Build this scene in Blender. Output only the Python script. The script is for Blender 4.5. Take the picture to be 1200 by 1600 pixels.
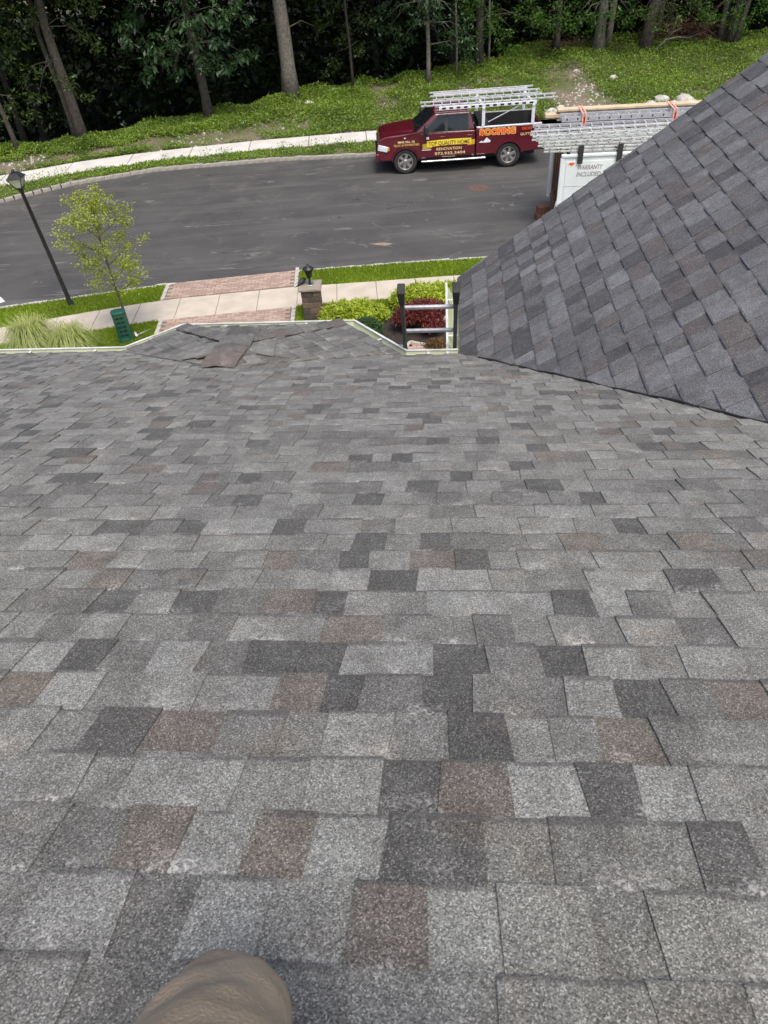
import bpy, bmesh, math, random
import numpy as np
from mathutils import Vector, Matrix

random.seed(7)
RNG = np.random.default_rng(11)
scene = bpy.context.scene
for ob in list(bpy.data.objects):
    bpy.data.objects.remove(ob)
COL = scene.collection

# ------------------------------------------------------------------ camera
CAM_H = 9.1                       # metres above the street
F_PX = 1150.0                     # focal length in pixels of the 1200 x 1600 photograph
PITCH = math.radians(42.0)
ROLL = 0.075                      # slope of the horizon
_c = 1 / math.hypot(1, ROLL); _s = ROLL * _c
FWD = np.array([0, math.cos(PITCH), -math.sin(PITCH)])
UP0 = np.array([0, math.sin(PITCH), math.cos(PITCH)])
RT0 = np.array([1.0, 0, 0])
RT = _c * RT0 - _s * UP0
UPV = _s * RT0 + _c * UP0
EYE = np.array([0, 0, CAM_H])
cam_data = bpy.data.cameras.new('camera')
cam_data.sensor_fit = 'VERTICAL'; cam_data.sensor_height = 36.0
cam_data.lens = F_PX / 1600 * 36.0
cam_data.clip_start = 0.05; cam_data.clip_end = 3000
cam_data.dof.use_dof = True
cam_data.dof.focus_distance = 9.0
cam_data.dof.aperture_fstop = 15.0
cam = bpy.data.objects.new('camera', cam_data); COL.objects.link(cam)
cam.matrix_world = Matrix(((RT[0], UPV[0], -FWD[0], 0), (RT[1], UPV[1], -FWD[1], 0),
                           (RT[2], UPV[2], -FWD[2], CAM_H), (0, 0, 0, 1)))
scene.camera = cam

# ------------------------------------------------------------------ sky, sun, exposure
SUN_EL, SUN_AZ = math.radians(63), math.radians(160)     # azimuth from +Y towards +X
world = bpy.data.worlds.new('World'); scene.world = world; world.use_nodes = True
wn = world.node_tree
sky = wn.nodes.new('ShaderNodeTexSky'); sky.sky_type = 'NISHITA'; sky.sun_disc = False
sky.sun_elevation = SUN_EL; sky.sun_rotation = SUN_AZ
sky.dust_density = 4.0; sky.air_density = 1.0; sky.ozone_density = 0.6
bg = wn.nodes['Background']; bg.inputs['Strength'].default_value = 0.12
wn.links.new(sky.outputs[0], bg.inputs['Color'])
sun_d = bpy.data.lights.new('sun', 'SUN'); sun_d.energy = 1.5; sun_d.angle = math.radians(25)
sun_d.color = (1.0, 0.95, 0.87)
sun = bpy.data.objects.new('sun', sun_d); COL.objects.link(sun)
sdir = Vector((math.sin(SUN_AZ) * math.cos(SUN_EL), math.cos(SUN_AZ) * math.cos(SUN_EL), math.sin(SUN_EL)))
sun.rotation_euler = sdir.to_track_quat('Z', 'Y').to_euler(); sun.location = (0, 0, 30)
vs = scene.view_settings
vs.view_transform = 'Standard'; vs.look = 'None'; vs.gamma = 1; vs.use_curve_mapping = False
vs.exposure = 0.85

# ------------------------------------------------------------------ pixel -> place helpers
def ray(px, py):
    return FWD + RT * (px - 600) / F_PX + UPV * (800 - py) / F_PX
def G(px, py, z=0.0):
    d = ray(px, py); return EYE + d * ((z - CAM_H) / d[2])
def on_plane(px, py, p0, n):
    d = ray(px, py); return EYE + d * (((p0 - EYE) @ n) / (d @ n))
def at_y(px, py, y):
    d = ray(px, py); return EYE + d * (y / d[1])
def proj(p):
    q = np.asarray(p, float) - EYE; d = q @ FWD
    return 600 + F_PX * (q @ RT) / d, 800 - F_PX * (q @ UPV) / d, d

# ------------------------------------------------------------------ mesh helpers
class MB:
    def __init__(s): s.v = []; s.f = []
    def add(s, vs, fs):
        o = len(s.v); s.v += [tuple(map(float, p)) for p in vs]
        s.f += [tuple(i + o for i in f) for f in fs]; return s
    def box(s, x0, x1, y0, y1, z0, z1):
        return s.add([(x0,y0,z0),(x1,y0,z0),(x1,y1,z0),(x0,y1,z0),(x0,y0,z1),(x1,y0,z1),(x1,y1,z1),(x0,y1,z1)],
                     [(0,3,2,1),(4,5,6,7),(0,1,5,4),(1,2,6,5),(2,3,7,6),(3,0,4,7)])
    def hexa(s, b, t):
        return s.add(list(b) + list(t), [(0,3,2,1),(4,5,6,7),(0,1,5,4),(1,2,6,5),(2,3,7,6),(3,0,4,7)])
    def prism(s, prof, y0, y1):
        n = len(prof)
        return s.add([(x, y0, z) for x, z in prof] + [(x, y1, z) for x, z in prof],
                     [tuple(range(n)), tuple(range(2*n-1, n-1, -1))] + [(i, i+n, (i+1) % n + n, (i+1) % n) for i in range(n)])
    def slab(s, poly, z0, z1):
        n = len(poly)
        return s.add([(x, y, z0) for x, y in poly] + [(x, y, z1) for x, y in poly],
                     [tuple(range(n-1, -1, -1)), tuple(range(n, 2*n))] + [(i, (i+1) % n, (i+1) % n + n, i+n) for i in range(n)])
    def tube(s, pts, rad, seg=8, cap=True, sx=1.0):
        pts = [Vector(p) for p in pts]
        if not hasattr(rad, '__len__'): rad = [rad] * len(pts)
        o = len(s.v); ref = None
        for i, p in enumerate(pts):
            t = (pts[min(i+1, len(pts)-1)] - pts[max(i-1, 0)]).normalized()
            if ref is None: ref = Vector((0,0,1)) if abs(t.z) < .9 else Vector((1,0,0))
            a = t.cross(ref).normalized(); b = a.cross(t).normalized(); ref = b
            for k in range(seg):
                an = 2*math.pi*k/seg
                q = p + (a*math.cos(an)*sx + b*math.sin(an))*rad[i]; s.v.append(tuple(q))
        for i in range(len(pts)-1):
            for k in range(seg):
                k2 = (k+1) % seg
                s.f.append((o+i*seg+k, o+i*seg+k2, o+(i+1)*seg+k2, o+(i+1)*seg+k))
        if cap:
            s.f.append(tuple(o+k for k in range(seg-1, -1, -1)))
            s.f.append(tuple(o+(len(pts)-1)*seg+k for k in range(seg)))
        return s
    def lathe(s, prof, seg=20, c=(0,0,0)):
        o = len(s.v)
        for r, z in prof:
            for k in range(seg):
                a = 2*math.pi*k/seg; s.v.append((c[0]+r*math.cos(a), c[1]+r*math.sin(a), c[2]+z))
        for i in range(len(prof)-1):
            for k in range(seg):
                k2 = (k+1) % seg
                s.f.append((o+i*seg+k, o+i*seg+k2, o+(i+1)*seg+k2, o+(i+1)*seg+k))
        s.f.append(tuple(o+k for k in range(seg-1, -1, -1)))
        s.f.append(tuple(o+(len(prof)-1)*seg+k for k in range(seg)))
        return s
    def mesh(s, name, m):
        me = bpy.data.meshes.new(name); me.from_pydata(s.v, [], s.f); me.update()
        if m: me.materials.append(m)
        return me
    def build(s, name, m, parent=None, smooth=False, bevel=0, seg=2):
        me = s.mesh(name, m)
        bm = bmesh.new(); bm.from_mesh(me); bmesh.ops.recalc_face_normals(bm, faces=bm.faces); bm.to_mesh(me); bm.free()
        if smooth:
            me.polygons.foreach_set('use_smooth', [True]*len(me.polygons))
        o = bpy.data.objects.new(name, me); COL.objects.link(o); o.parent = parent
        if bevel:
            b = o.modifiers.new('bevel', 'BEVEL'); b.width = bevel; b.segments = seg; b.limit_method = 'ANGLE'; b.angle_limit = math.radians(35)
            if smooth or bevel: 
                me.polygons.foreach_set('use_smooth', [True]*len(me.polygons))
                w = o.modifiers.new('wn', 'WEIGHTED_NORMAL'); w.keep_sharp = True
        return o

def np_mesh(name, verts, faces, m, parent=None):
    """fast mesh from (N,3) verts and (M,k) faces"""
    me = bpy.data.meshes.new(name); verts = np.asarray(verts, np.float32); faces = np.asarray(faces, np.int32)
    k = faces.shape[1]
    me.vertices.add(len(verts)); me.vertices.foreach_set('co', verts.ravel())
    me.loops.add(faces.size); me.loops.foreach_set('vertex_index', faces.ravel())
    me.polygons.add(len(faces)); me.polygons.foreach_set('loop_start', np.arange(0, faces.size, k, dtype=np.int32))
    me.update(calc_edges=True); me.materials.append(m)
    o = bpy.data.objects.new(name, me); COL.objects.link(o); o.parent = parent
    return o
def empty(name, loc=(0,0,0), rz=0.0):
    o = bpy.data.objects.new(name, None); COL.objects.link(o); o.location = tuple(map(float, loc)); o.rotation_euler = (0,0,rz)
    o.empty_display_size = .2; return o
def tag(o, label=None, cat=None, group=None, kind=None):
    if label: o['label'] = label
    if cat: o['category'] = cat
    if group: o['group'] = group
    if kind: o['kind'] = kind
    return o
def copy_tree(o, parent=None):
    c = o.copy(); COL.objects.link(c); c.parent = parent
    for ch in list(o.children): copy_tree(ch, c)
    return c
def vnoise(x, y, sc, seed=0):
    """cheap smooth value noise for placing things"""
    x = np.asarray(x, float)/sc + seed*17.3; y = np.asarray(y, float)/sc + seed*5.7
    xi = np.floor(x); yi = np.floor(y); fx = x-xi; fy = y-yi
    fx = fx*fx*(3-2*fx); fy = fy*fy*(3-2*fy)
    def h(a, b):
        q = np.sin(a*127.1+b*311.7)*43758.5453; return q-np.floor(q)
    return (h(xi,yi)*(1-fx)+h(xi+1,yi)*fx)*(1-fy)+(h(xi,yi+1)*(1-fx)+h(xi+1,yi+1)*fx)*fy

# ------------------------------------------------------------------ materials
MATS = {}
def new_mat(name):
    m = bpy.data.materials.new(name); m.use_nodes = True; MATS[name] = m
    nt = m.node_tree; return m, nt, nt.nodes['Principled BSDF']
def nd(nt, t, **kw):
    n = nt.nodes.new(t)
    for k, v in kw.items(): setattr(n, k, v)
    return n
def lk(nt, a, b): nt.links.new(a, b)
def mixc(nt, fac, a, b, blend='MIX'):
    n = nd(nt, 'ShaderNodeMix', data_type='RGBA', blend_type=blend)
    for sock, v in ((n.inputs[0], fac), (n.inputs[6], a), (n.inputs[7], b)):
        if hasattr(v, 'links') or isinstance(v, bpy.types.NodeSocket): lk(nt, v, sock)
        elif isinstance(v, (int, float)): sock.default_value = v
        else: sock.default_value = (*v, 1) if len(v) == 3 else v
    return n.outputs[2]
def ramp(nt, fac, p0, p1, c0=0.0, c1=1.0):
    n = nd(nt, 'ShaderNodeMapRange'); n.clamp = True
    lk(nt, fac, n.inputs[0]); n.inputs[1].default_value = p0; n.inputs[2].default_value = p1
    n.inputs[3].default_value = c0; n.inputs[4].default_value = c1
    return n.outputs[0]
def noise(nt, scale, detail=3, vec=None, rough=.55, dist=0.0):
    n = nd(nt, 'ShaderNodeTexNoise'); n.inputs['Scale'].default_value = scale; n.inputs['Detail'].default_value = detail
    n.inputs['Roughness'].default_value = rough; n.inputs['Distortion'].default_value = dist
    if vec is not None: lk(nt, vec, n.inputs['Vector'])
    return n.outputs['Fac']
def objco(nt): return nd(nt, 'ShaderNodeTexCoord').outputs['Object']
def mapping(nt, vec, scale=(1,1,1), rot=(0,0,0)):
    n = nd(nt, 'ShaderNodeMapping'); lk(nt, vec, n.inputs[0]); n.inputs['Scale'].default_value = scale; n.inputs['Rotation'].default_value = rot
    return n.outputs[0]
def bump(nt, bs, h, strength=.3, dist=.01):
    n = nd(nt, 'ShaderNodeBump'); n.inputs['Strength'].default_value = strength; n.inputs['Distance'].default_value = dist
    lk(nt, h, n.inputs['Height']); lk(nt, n.outputs[0], bs.inputs['Normal'])
def pm(name, c1, c2=None, scale=6, rough=.6, bmp=0, bscale=40, metal=0, coat=0, island=0, spec=.5, p0=.35, p1=.65):
    m, nt, bs = new_mat(name); co = objco(nt)
    c2 = c2 or tuple(x*.8 for x in c1)
    col = mixc(nt, ramp(nt, noise(nt, scale, 4, co), p0, p1), c1, c2)
    if island:
        g = nd(nt, 'ShaderNodeNewGeometry')
        col = mixc(nt, 1.0, col, mixc(nt, g.outputs['Random Per Island'], (1-island,)*3, (1+island,)*3), 'MULTIPLY')
    lk(nt, col, bs.inputs['Base Color'])
    bs.inputs['Roughness'].default_value = rough; bs.inputs['Metallic'].default_value = metal
    bs.inputs['Coat Weight'].default_value = coat; bs.inputs['Coat Roughness'].default_value = .06
    bs.inputs['Specular IOR Level'].default_value = spec
    if bmp: bump(nt, bs, noise(nt, bscale, 4, co), bmp)
    return m
def leaf_mat(name, ca, cb, trans=.35, rough=.45):
    m, nt, bs = new_mat(name)
    g = nd(nt, 'ShaderNodeNewGeometry')
    col = mixc(nt, g.outputs['Random Per Island'], ca, cb)
    big = noise(nt, .55, 2, objco(nt))
    col = mixc(nt, 1.0, col, mixc(nt, ramp(nt, big, .3, .7), (.7,.72,.7), (1.25,1.22,1.1)), 'MULTIPLY')
    lk(nt, col, bs.inputs['Base Color']); bs.inputs['Roughness'].default_value = rough
    tr = nd(nt, 'ShaderNodeBsdfTranslucent'); lk(nt, mixc(nt, 1.0, col, (1.1,1.2,.6), 'MULTIPLY'), tr.inputs[0])
    mx = nd(nt, 'ShaderNodeMixShader'); mx.inputs[0].default_value = trans
    lk(nt, bs.outputs[0], mx.inputs[1]); lk(nt, tr.outputs[0], mx.inputs[2])
    lk(nt, mx.outputs[0], nt.nodes['Material Output'].inputs['Surface'])
    return m

def shingle_mat(name, gain, scuff=1.0):
    m, nt, bs = new_mat(name); co = objco(nt)
    at = nd(nt, 'ShaderNodeAttribute', attribute_name='tint'); av = nd(nt, 'ShaderNodeAttribute', attribute_name='vv')
    tint = at.outputs['Color']
    # granules
    vo = nd(nt, 'ShaderNodeTexVoronoi'); vo.inputs['Scale'].default_value = 430; lk(nt, co, vo.inputs['Vector'])
    vs_ = nd(nt, 'ShaderNodeSeparateColor'); lk(nt, vo.outputs['Color'], vs_.inputs[0])
    gm_ = nd(nt, 'ShaderNodeMix'); gm_.inputs[0].default_value = .45; lk(nt, vs_.outputs[0], gm_.inputs[2]); lk(nt, noise(nt, 300, 2, co, .7), gm_.inputs[3])
    g1 = ramp(nt, gm_.outputs[0], .22, .80)
    g2 = ramp(nt, vs_.outputs[1], .86, .92)
    g3 = ramp(nt, noise(nt, 500, 0, co), .30, .42, .6, 1.0)
    col = mixc(nt, 1.0, tint, mixc(nt, g1, (.36,.36,.36), (1.50,1.50,1.50)), 'MULTIPLY')
    col = mixc(nt, 1.0, col, mixc(nt, g3, (.2,.2,.2), (1,1,1)), 'MULTIPLY')
    col = mixc(nt, ramp(nt, g2, 0, 1, 0, .8), col, mixc(nt, .35, mixc(nt, 1.0, tint, (2.7,2.7,2.7), 'MULTIPLY'), (.30,.30,.305)))
    # colour drift inside one tab and weathering over the whole slope
    col = mixc(nt, 1.0, col, mixc(nt, ramp(nt, noise(nt, 11, 4, co, .65), .32, .68), (.80,.79,.78), (1.17,1.18,1.18)), 'MULTIPLY')
    col = mixc(nt, ramp(nt, noise(nt, 6.5, 2, mapping(nt, co, (1,1.0,1), (0,0,1.0))), .56, .72, 0, .6), col, mixc(nt, 1.0, col, (1.0,.89,.80), 'MULTIPLY'))
    col = mixc(nt, 1.0, col, mixc(nt, ramp(nt, noise(nt, 1.1, 3, co), .3, .7), (.88,.88,.9), (1.1,1.1,1.08)), 'MULTIPLY')
    # dark granule band along the butt edge of some tabs
    thin = ramp(nt, av.outputs['Fac'], .007, .013, .85, 0)
    wide = nd(nt, 'ShaderNodeMath', operation='MULTIPLY'); lk(nt, ramp(nt, av.outputs['Fac'], .016, .024, .8, 0), wide.inputs[0]); lk(nt, ramp(nt, at.outputs['Alpha'], .7, .8), wide.inputs[1])
    bmax = nd(nt, 'ShaderNodeMath', operation='MAXIMUM'); lk(nt, thin, bmax.inputs[0]); lk(nt, wide.outputs[0], bmax.inputs[1])
    band = bmax.outputs[0]
    wob = nd(nt, 'ShaderNodeMath', operation='MULTIPLY'); lk(nt, band, wob.inputs[0]); lk(nt, ramp(nt, at.outputs['Alpha'], .1, .4), wob.inputs[1])
    wob2 = nd(nt, 'ShaderNodeMath', operation='MULTIPLY'); lk(nt, wob.outputs[0], wob2.inputs[0]); lk(nt, ramp(nt, noise(nt, 14, 2, co), .38, .5, .25, .85), wob2.inputs[1])
    col = mixc(nt, wob2.outputs[0], col, mixc(nt, g1, (.035,.034,.034), (.10,.096,.094)))
    # chalky scuffs
    sc = nd(nt, 'ShaderNodeMath', operation='MULTIPLY')
    lk(nt, ramp(nt, noise(nt, 5.5, 4, co, .7), .535, .66), sc.inputs[0]); lk(nt, ramp(nt, noise(nt, 120, 2, co), .46, .62), sc.inputs[1])
    edge = ramp(nt, av.outputs['Fac'], .085, .135, .10*scuff, .85*scuff)
    sc2 = nd(nt, 'ShaderNodeMath', operation='MULTIPLY'); lk(nt, sc.outputs[0], sc2.inputs[0]); lk(nt, edge, sc2.inputs[1])
    col = mixc(nt, sc2.outputs[0], col, (.56,.55,.54))
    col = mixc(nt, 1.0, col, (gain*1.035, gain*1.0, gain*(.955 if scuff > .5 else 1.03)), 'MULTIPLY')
    lk(nt, col, bs.inputs['Base Color']); bs.inputs['Roughness'].default_value = .8
    bs.inputs['Specular IOR Level'].default_value = .4
    bump(nt, bs, g1, .35, .0015)
    bs.inputs['Sheen Weight'].default_value = .05; bs.inputs['Sheen Roughness'].default_value = .45
    return m

shingle_main = shingle_mat('shingle_granules', .98)
shingle_gable = shingle_mat('shingle_granules_gable_shaded', .90, .25)  # darker, bluer copy with the gable slope's shade in its colour, fewer scuffs
underlay = pm('roof_underlay', (.03,.03,.032), rough=.95)
M_gutter = pm('gutter_enamel', (.50,.53,.38), (.42,.46,.30), 3, .5)
M_gutlip = pm('gutter_lip_white', (.66,.66,.63), (.5,.5,.47), 5, .45)
M_siding = pm('siding', (.55,.52,.46), (.5,.47,.42), 2, .7)
M_seal_shade = pm('sealant_and_shadow', (.012,.012,.013), rough=.7)  # black for valley sealant and for painted shadow lines at valley and hips
M_black = pm('black_paint', (.012,.012,.013), (.02,.02,.02), 10, .38)
M_blackpl = pm('black_plastic', (.018,.018,.019), (.028,.028,.028), 20, .6)
M_rubber = pm('rubber', (.02,.02,.02), (.035,.034,.033), 12, .85)
M_alu = pm('aluminium', (.66,.67,.69), (.5,.51,.53), 9, .42, metal=.25)
M_alud = pm('aluminium_worn', (.5,.5,.52), (.34,.34,.36), 14, .5, metal=.25)
M_rack = pm('rack_white', (.75,.76,.78), (.62,.63,.66), 6, .4)
M_hole = pm('dark_recess', (.02,.02,.02), rough=.9)
M_maroon = pm('maroon_paint', (.105,.007,.016), (.088,.006,.013), 3, .24, coat=1.0)
M_glass = pm('dark_glass', (.012,.016,.018), (.01,.012,.014), 3, .03, spec=.5)
M_chrome = pm('chrome', (.7,.7,.72), (.5,.5,.52), 8, .2, metal=.9)
M_rim = pm('wheel_alloy', (.48,.46,.44), (.38,.36,.35), 20, .35, metal=.7)
M_lampw = pm('headlamp_lens', (.75,.77,.8), (.5,.52,.55), 15, .12)
M_amber = pm('amber_lens', (.8,.3,.04), rough=.2)
M_red = pm('red_lens', (.35,.01,.01), rough=.2)
M_yellow = pm('vinyl_yellow', (.85,.66,.05), (.8,.6,.04), 8, .5)
M_yellowd = pm('vinyl_gold', (.62,.38,.03), rough=.5)
M_txtdark = pm('vinyl_dark', (.05,.02,.02), rough=.5)
M_txtgold = pm('vinyl_cream', (.85,.7,.35), rough=.5)
M_txtor = pm('vinyl_orange', (.85,.13,.03), rough=.5)
M_txtout = pm('vinyl_outline', (.9,.62,.15), rough=.5)
M_white = pm('white_vinyl', (.8,.8,.8), (.72,.72,.73), 6, .45)
M_trailer = pm('trailer_white', (.72,.75,.78), (.62,.66,.7), 1.6, .4, coat=.2)
M_trtext = pm('trailer_lettering', (.2,.16,.18), (.32,.28,.3), 30, .6)
M_rust = pm('rusty_steel', (.2,.095,.05), (.1,.055,.035), 5, .85, bmp=.3)
M_rustblk = pm('weathered_brown_wood', (.2,.09,.05), (.11,.055,.035), 7, .85, bmp=.3)
M_wood = pm('pine_board', (.62,.5,.34), (.5,.38,.25), 5, .75)
M_woodg = pm('grey_weathered_board', (.34,.31,.27), (.22,.2,.17), 5, .85)
M_strap = pm('faded_red_strap', (.6,.2,.14), (.72,.5,.42), 20, .8)
M_conc = pm('sidewalk_concrete', (.52,.46,.38), (.44,.385,.31), 2.2, .9, bmp=.15, bscale=120)
M_concw = pm('pale_concrete', (.60,.585,.55), (.5,.485,.45), 1.6, .9, bmp=.15, bscale=120)
M_block = pm('granite_block', (.52,.49,.44), (.36,.34,.31), 9, .9, bmp=.4)
M_paver = pm('paver', (.36,.255,.205), (.28,.2,.16), 1.3, .9, bmp=.25, bscale=60)
M_paver2 = pm('paver_pale', (.43,.325,.265), (.34,.25,.2), 1.3, .9, bmp=.25, bscale=60)
M_joint = pm('paver_joint', (.2,.17,.14), rough=.95)
M_stonecap = pm('cap_stone', (.3,.26,.22), (.24,.2,.17), 9, .85, bmp=.2)
M_pblk = [pm('pillar_block_%d' % i, c, tuple(x*.7 for x in c), 12, .9, bmp=.4) for i, c in
          enumerate([(.13,.085,.065), (.17,.12,.08), (.09,.07,.062), (.2,.13,.085)])]
M_mulch = pm('dark_mulch', (.025,.02,.018), (.05,.038,.03), 20, .95, bmp=.8, bscale=35)
M_lampglass = pm('frosted_glass', (.62,.6,.5), (.5,.48,.4), 6, .35)
M_green = pm('green_polyethylene', (.012,.075,.048), (.016,.095,.06), 3, .5)
M_greend = pm('dark_green_louvre', (.004,.02,.014), rough=.6)
M_iron = pm('manhole_iron', (.16,.09,.06), (.09,.06,.05), 25, .8, bmp=.4)
M_rock = pm('pale_rock', (.5,.475,.43), (.34,.32,.29), 6, .9, bmp=.5, bscale=12)
M_trouser = pm('brown_canvas', (.40,.31,.215), (.27,.205,.14), 9, .95, bmp=.4, bscale=260, p0=.3, p1=.7)
M_boot = pm('boot_leather', (.05,.03,.02), rough=.7)
M_bark = pm('bark', (.085,.07,.056), (.035,.03,.025), 9, .95, bmp=.9, bscale=28)
M_barkp = pm('pale_bark', (.19,.17,.145), (.085,.075,.065), 10, .95, bmp=.9, bscale=30)
M_barkd = pm('deep_wood_bark', (.04,.034,.028), (.02,.017,.014), 9, .95, bmp=.8, bscale=28)
M_barky = pm('young_bark', (.14,.1,.075), (.1,.075,.055), 20, .9)
M_brush = pm('dead_brush', (.11,.055,.04), (.07,.04,.03), 8, .95)
M_blockd = pm('grimy_kerb_block', (.40,.375,.33), (.2,.185,.16), 3, .9, bmp=.4)
M_paint = pm('road_paint', (.7,.7,.68), (.55,.55,.53), 5, .8)
L_walnut = leaf_mat('leaf_walnut', (.026,.065,.026), (.05,.10,.036), .3)
L_oak = leaf_mat('leaf_oak', (.04,.075,.018), (.085,.125,.03), .35)
L_maple = leaf_mat('leaf_maple', (.045,.11,.018), (.085,.17,.03), .4)
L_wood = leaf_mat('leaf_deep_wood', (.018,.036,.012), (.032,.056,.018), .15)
L_young = leaf_mat('leaf_young_tree', (.27,.33,.04), (.42,.46,.09), .4)
L_jun = leaf_mat('juniper_lime', (.26,.35,.02), (.48,.56,.06), .3)
L_box = leaf_mat('boxwood', (.03,.075,.02), (.06,.12,.035), .3)
L_red = leaf_mat('red_maple', (.085,.022,.016), (.23,.035,.035), .3)
L_rust = leaf_mat('rusty_spirea', (.16,.07,.025), (.13,.1,.03), .3)
L_weed = leaf_mat('bank_weeds', (.10,.185,.024), (.24,.335,.055), .35)
L_lawn = leaf_mat('lawn_blade', (.17,.26,.018), (.29,.39,.04), .35)
L_orn = leaf_mat('ornamental_grass', (.26,.32,.09), (.5,.53,.24), .35)

def asphalt():
    m, nt, bs = new_mat('asphalt'); co = objco(nt)
    col = mixc(nt, ramp(nt, noise(nt, .5, 4, co), .35, .65), (.052,.051,.050), (.072,.070,.067))
    st = noise(nt, 1.0, 5, mapping(nt, co, (.12, 1.5, 1), (0,0,.03)), .7, .4)
    col = mixc(nt, ramp(nt, st, .50, .74, 0, .6), col, (.135,.13,.124))
    st2 = noise(nt, 1.0, 4, mapping(nt, co, (.16, 2.6, 1), (0,0,-.08)), .65, .6)
    col = mixc(nt, ramp(nt, st2, .42, .28, 0, .55), col, (.03,.03,.031))
    dust = noise(nt, .35, 6, mapping(nt, co, (1,1,1), (0,0,.5)), .75, 1.2)
    col = mixc(nt, ramp(nt, dust, .56, .78, 0, .55), col, (.17,.155,.14))
    sp = noise(nt, 60, 2, co); col = mixc(nt, ramp(nt, sp, .62, .8, 0, .35), col, (.16,.155,.15))
    def line(fac, c, w):
        d = nd(nt, 'ShaderNodeMath', operation='SUBTRACT'); lk(nt, fac, d.inputs[0]); d.inputs[1].default_value = c
        a = nd(nt, 'ShaderNodeMath', operation='ABSOLUTE'); lk(nt, d.outputs[0], a.inputs[0]); return ramp(nt, a.outputs[0], w*.4, w, 1, 0)
    def both(a, b):
        n = nd(nt, 'ShaderNodeMath', operation='MULTIPLY'); lk(nt, a, n.inputs[0]); lk(nt, b, n.inputs[1]); return n.outputs[0]
    brk = ramp(nt, noise(nt, .9, 3, co), .5, .62)
    col = mixc(nt, both(line(noise(nt, 1.0, 3, mapping(nt, co, (.09,.5,1), (0,0,.05)), .6, .8), .5, .006), brk), col, (.15,.145,.138))
    col = mixc(nt, both(line(noise(nt, .45, 4, mapping(nt, co, (.6,1,1), (0,0,.9)), .6, 1.0), .52, .004), brk), col, (.14,.135,.128))
    col = mixc(nt, both(line(noise(nt, .5, 5, mapping(nt, co, (.25,1,1), (0,0,-.1)), .65, .5), .46, .0025), ramp(nt, noise(nt, .6, 2, mapping(nt, co, (1,1,1), (0,0,2))), .52, .58)), col, (.012,.012,.012))
    lk(nt, col, bs.inputs['Base Color']); bs.inputs['Roughness'].default_value = .8
    bump(nt, bs, noise(nt, 90, 3, co), .5, .008); return m
M_asphalt = asphalt()
def soil(name, green, green2, dirt, lo, hi, sc=.6):
    m, nt, bs = new_mat(name); co = objco(nt)
    gcol = mixc(nt, noise(nt, 7, 4, co), green, green2)
    dcol = mixc(nt, ramp(nt, noise(nt, 9, 6, co, .75), .35, .65), dirt, tuple(x*.38 for x in dirt))
    col = mixc(nt, ramp(nt, noise(nt, sc, 4, co, .6), lo, hi), gcol, dcol)
    lk(nt, col, bs.inputs['Base Color']); bs.inputs['Roughness'].default_value = .95
    bump(nt, bs, noise(nt, 22, 4, co), .8, .05); return m
M_lawn = soil('lawn_soil', (.12,.19,.016), (.18,.26,.025), (.12,.15,.03), .62, .8)
M_bank = soil('bank_soil', (.075,.10,.028), (.12,.125,.05), (.27,.22,.165), .42, .58, .45)
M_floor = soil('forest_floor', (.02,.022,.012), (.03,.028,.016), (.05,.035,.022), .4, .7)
# ================================================================== THE SETTING
def poly_fn(pix, z, lslope=None, rslope=0.0):
    P = [G(x, y, z) for x, y in pix]; X = [p[0] for p in P]; Y = [p[1] for p in P]
    ls = (Y[1]-Y[0])/(X[1]-X[0]) if lslope is None else lslope
    def fn(x):
        x = np.asarray(x, float)
        return np.where(x < X[0], Y[0]+(x-X[0])*ls, np.where(x > X[-1], Y[-1]+(x-X[-1])*rslope, np.interp(x, X, Y)))
    return fn
ZC = .11
nc = poly_fn([(0,480),(130,461),(260,443),(462,422),(600,411),(770,400)], ZC, None, -.02)        # near curb line
ns_t = poly_fn([(0,512),(130,489),(260,468),(475,447),(735,429)], ZC, None, -.02)                  # near sidewalk, street side
ns_b = poly_fn([(0,539),(130,519),(260,499),(480,477),(620,467)], ZC, None, -.02)                  # near sidewalk, house side
fc = poly_fn([(0,312),(110,285),(240,263),(430,247),(590,239)], ZC, None, -.03)                   # far curb line
fs_b = poly_fn([(0,292),(150,264),(285,247),(420,233),(590,219)], ZC, None, -.03)
fs_t = poly_fn([(0,275),(150,248),(285,232),(420,218),(590,204)], ZC, None, -.03)
LX, RX = -46.0, 46.0

def strip(name, fa, fb, z, m, x0=LX, x1=RX, n=90, dz=0.0, kind='structure'):
    xs = np.linspace(x0, x1, n); a = fa(xs); b = fb(xs)
    v = np.concatenate([np.stack([xs, a, np.full(n, z)], 1), np.stack([xs, b, np.full(n, z+dz)], 1)])
    f = [(i, i+1, n+i+1, n+i) for i in range(n-1)]
    return tag(np_mesh(name, v, f, m), kind=kind)

gm = MB().add([(-900,-900,-.06),(900,-900,-.06),(900,32,-.06),(-900,32,-.06),(900,37,-4.2),(-900,37,-4.2),(900,900,-4.2),(-900,900,-4.2)], [(0,1,2,3),(3,2,4,5),(5,4,6,7)])
tag(gm.build('ground', M_bank), kind='structure')
tag(MB().add([(x, float(nc(x))-.05, 0) for x in np.linspace(LX, RX, 60)] + [(x, float(fc(x))+.05, 0) for x in np.linspace(RX, LX, 60)],
    [tuple(range(120))]).build('street', M_asphalt), kind='structure')

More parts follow.
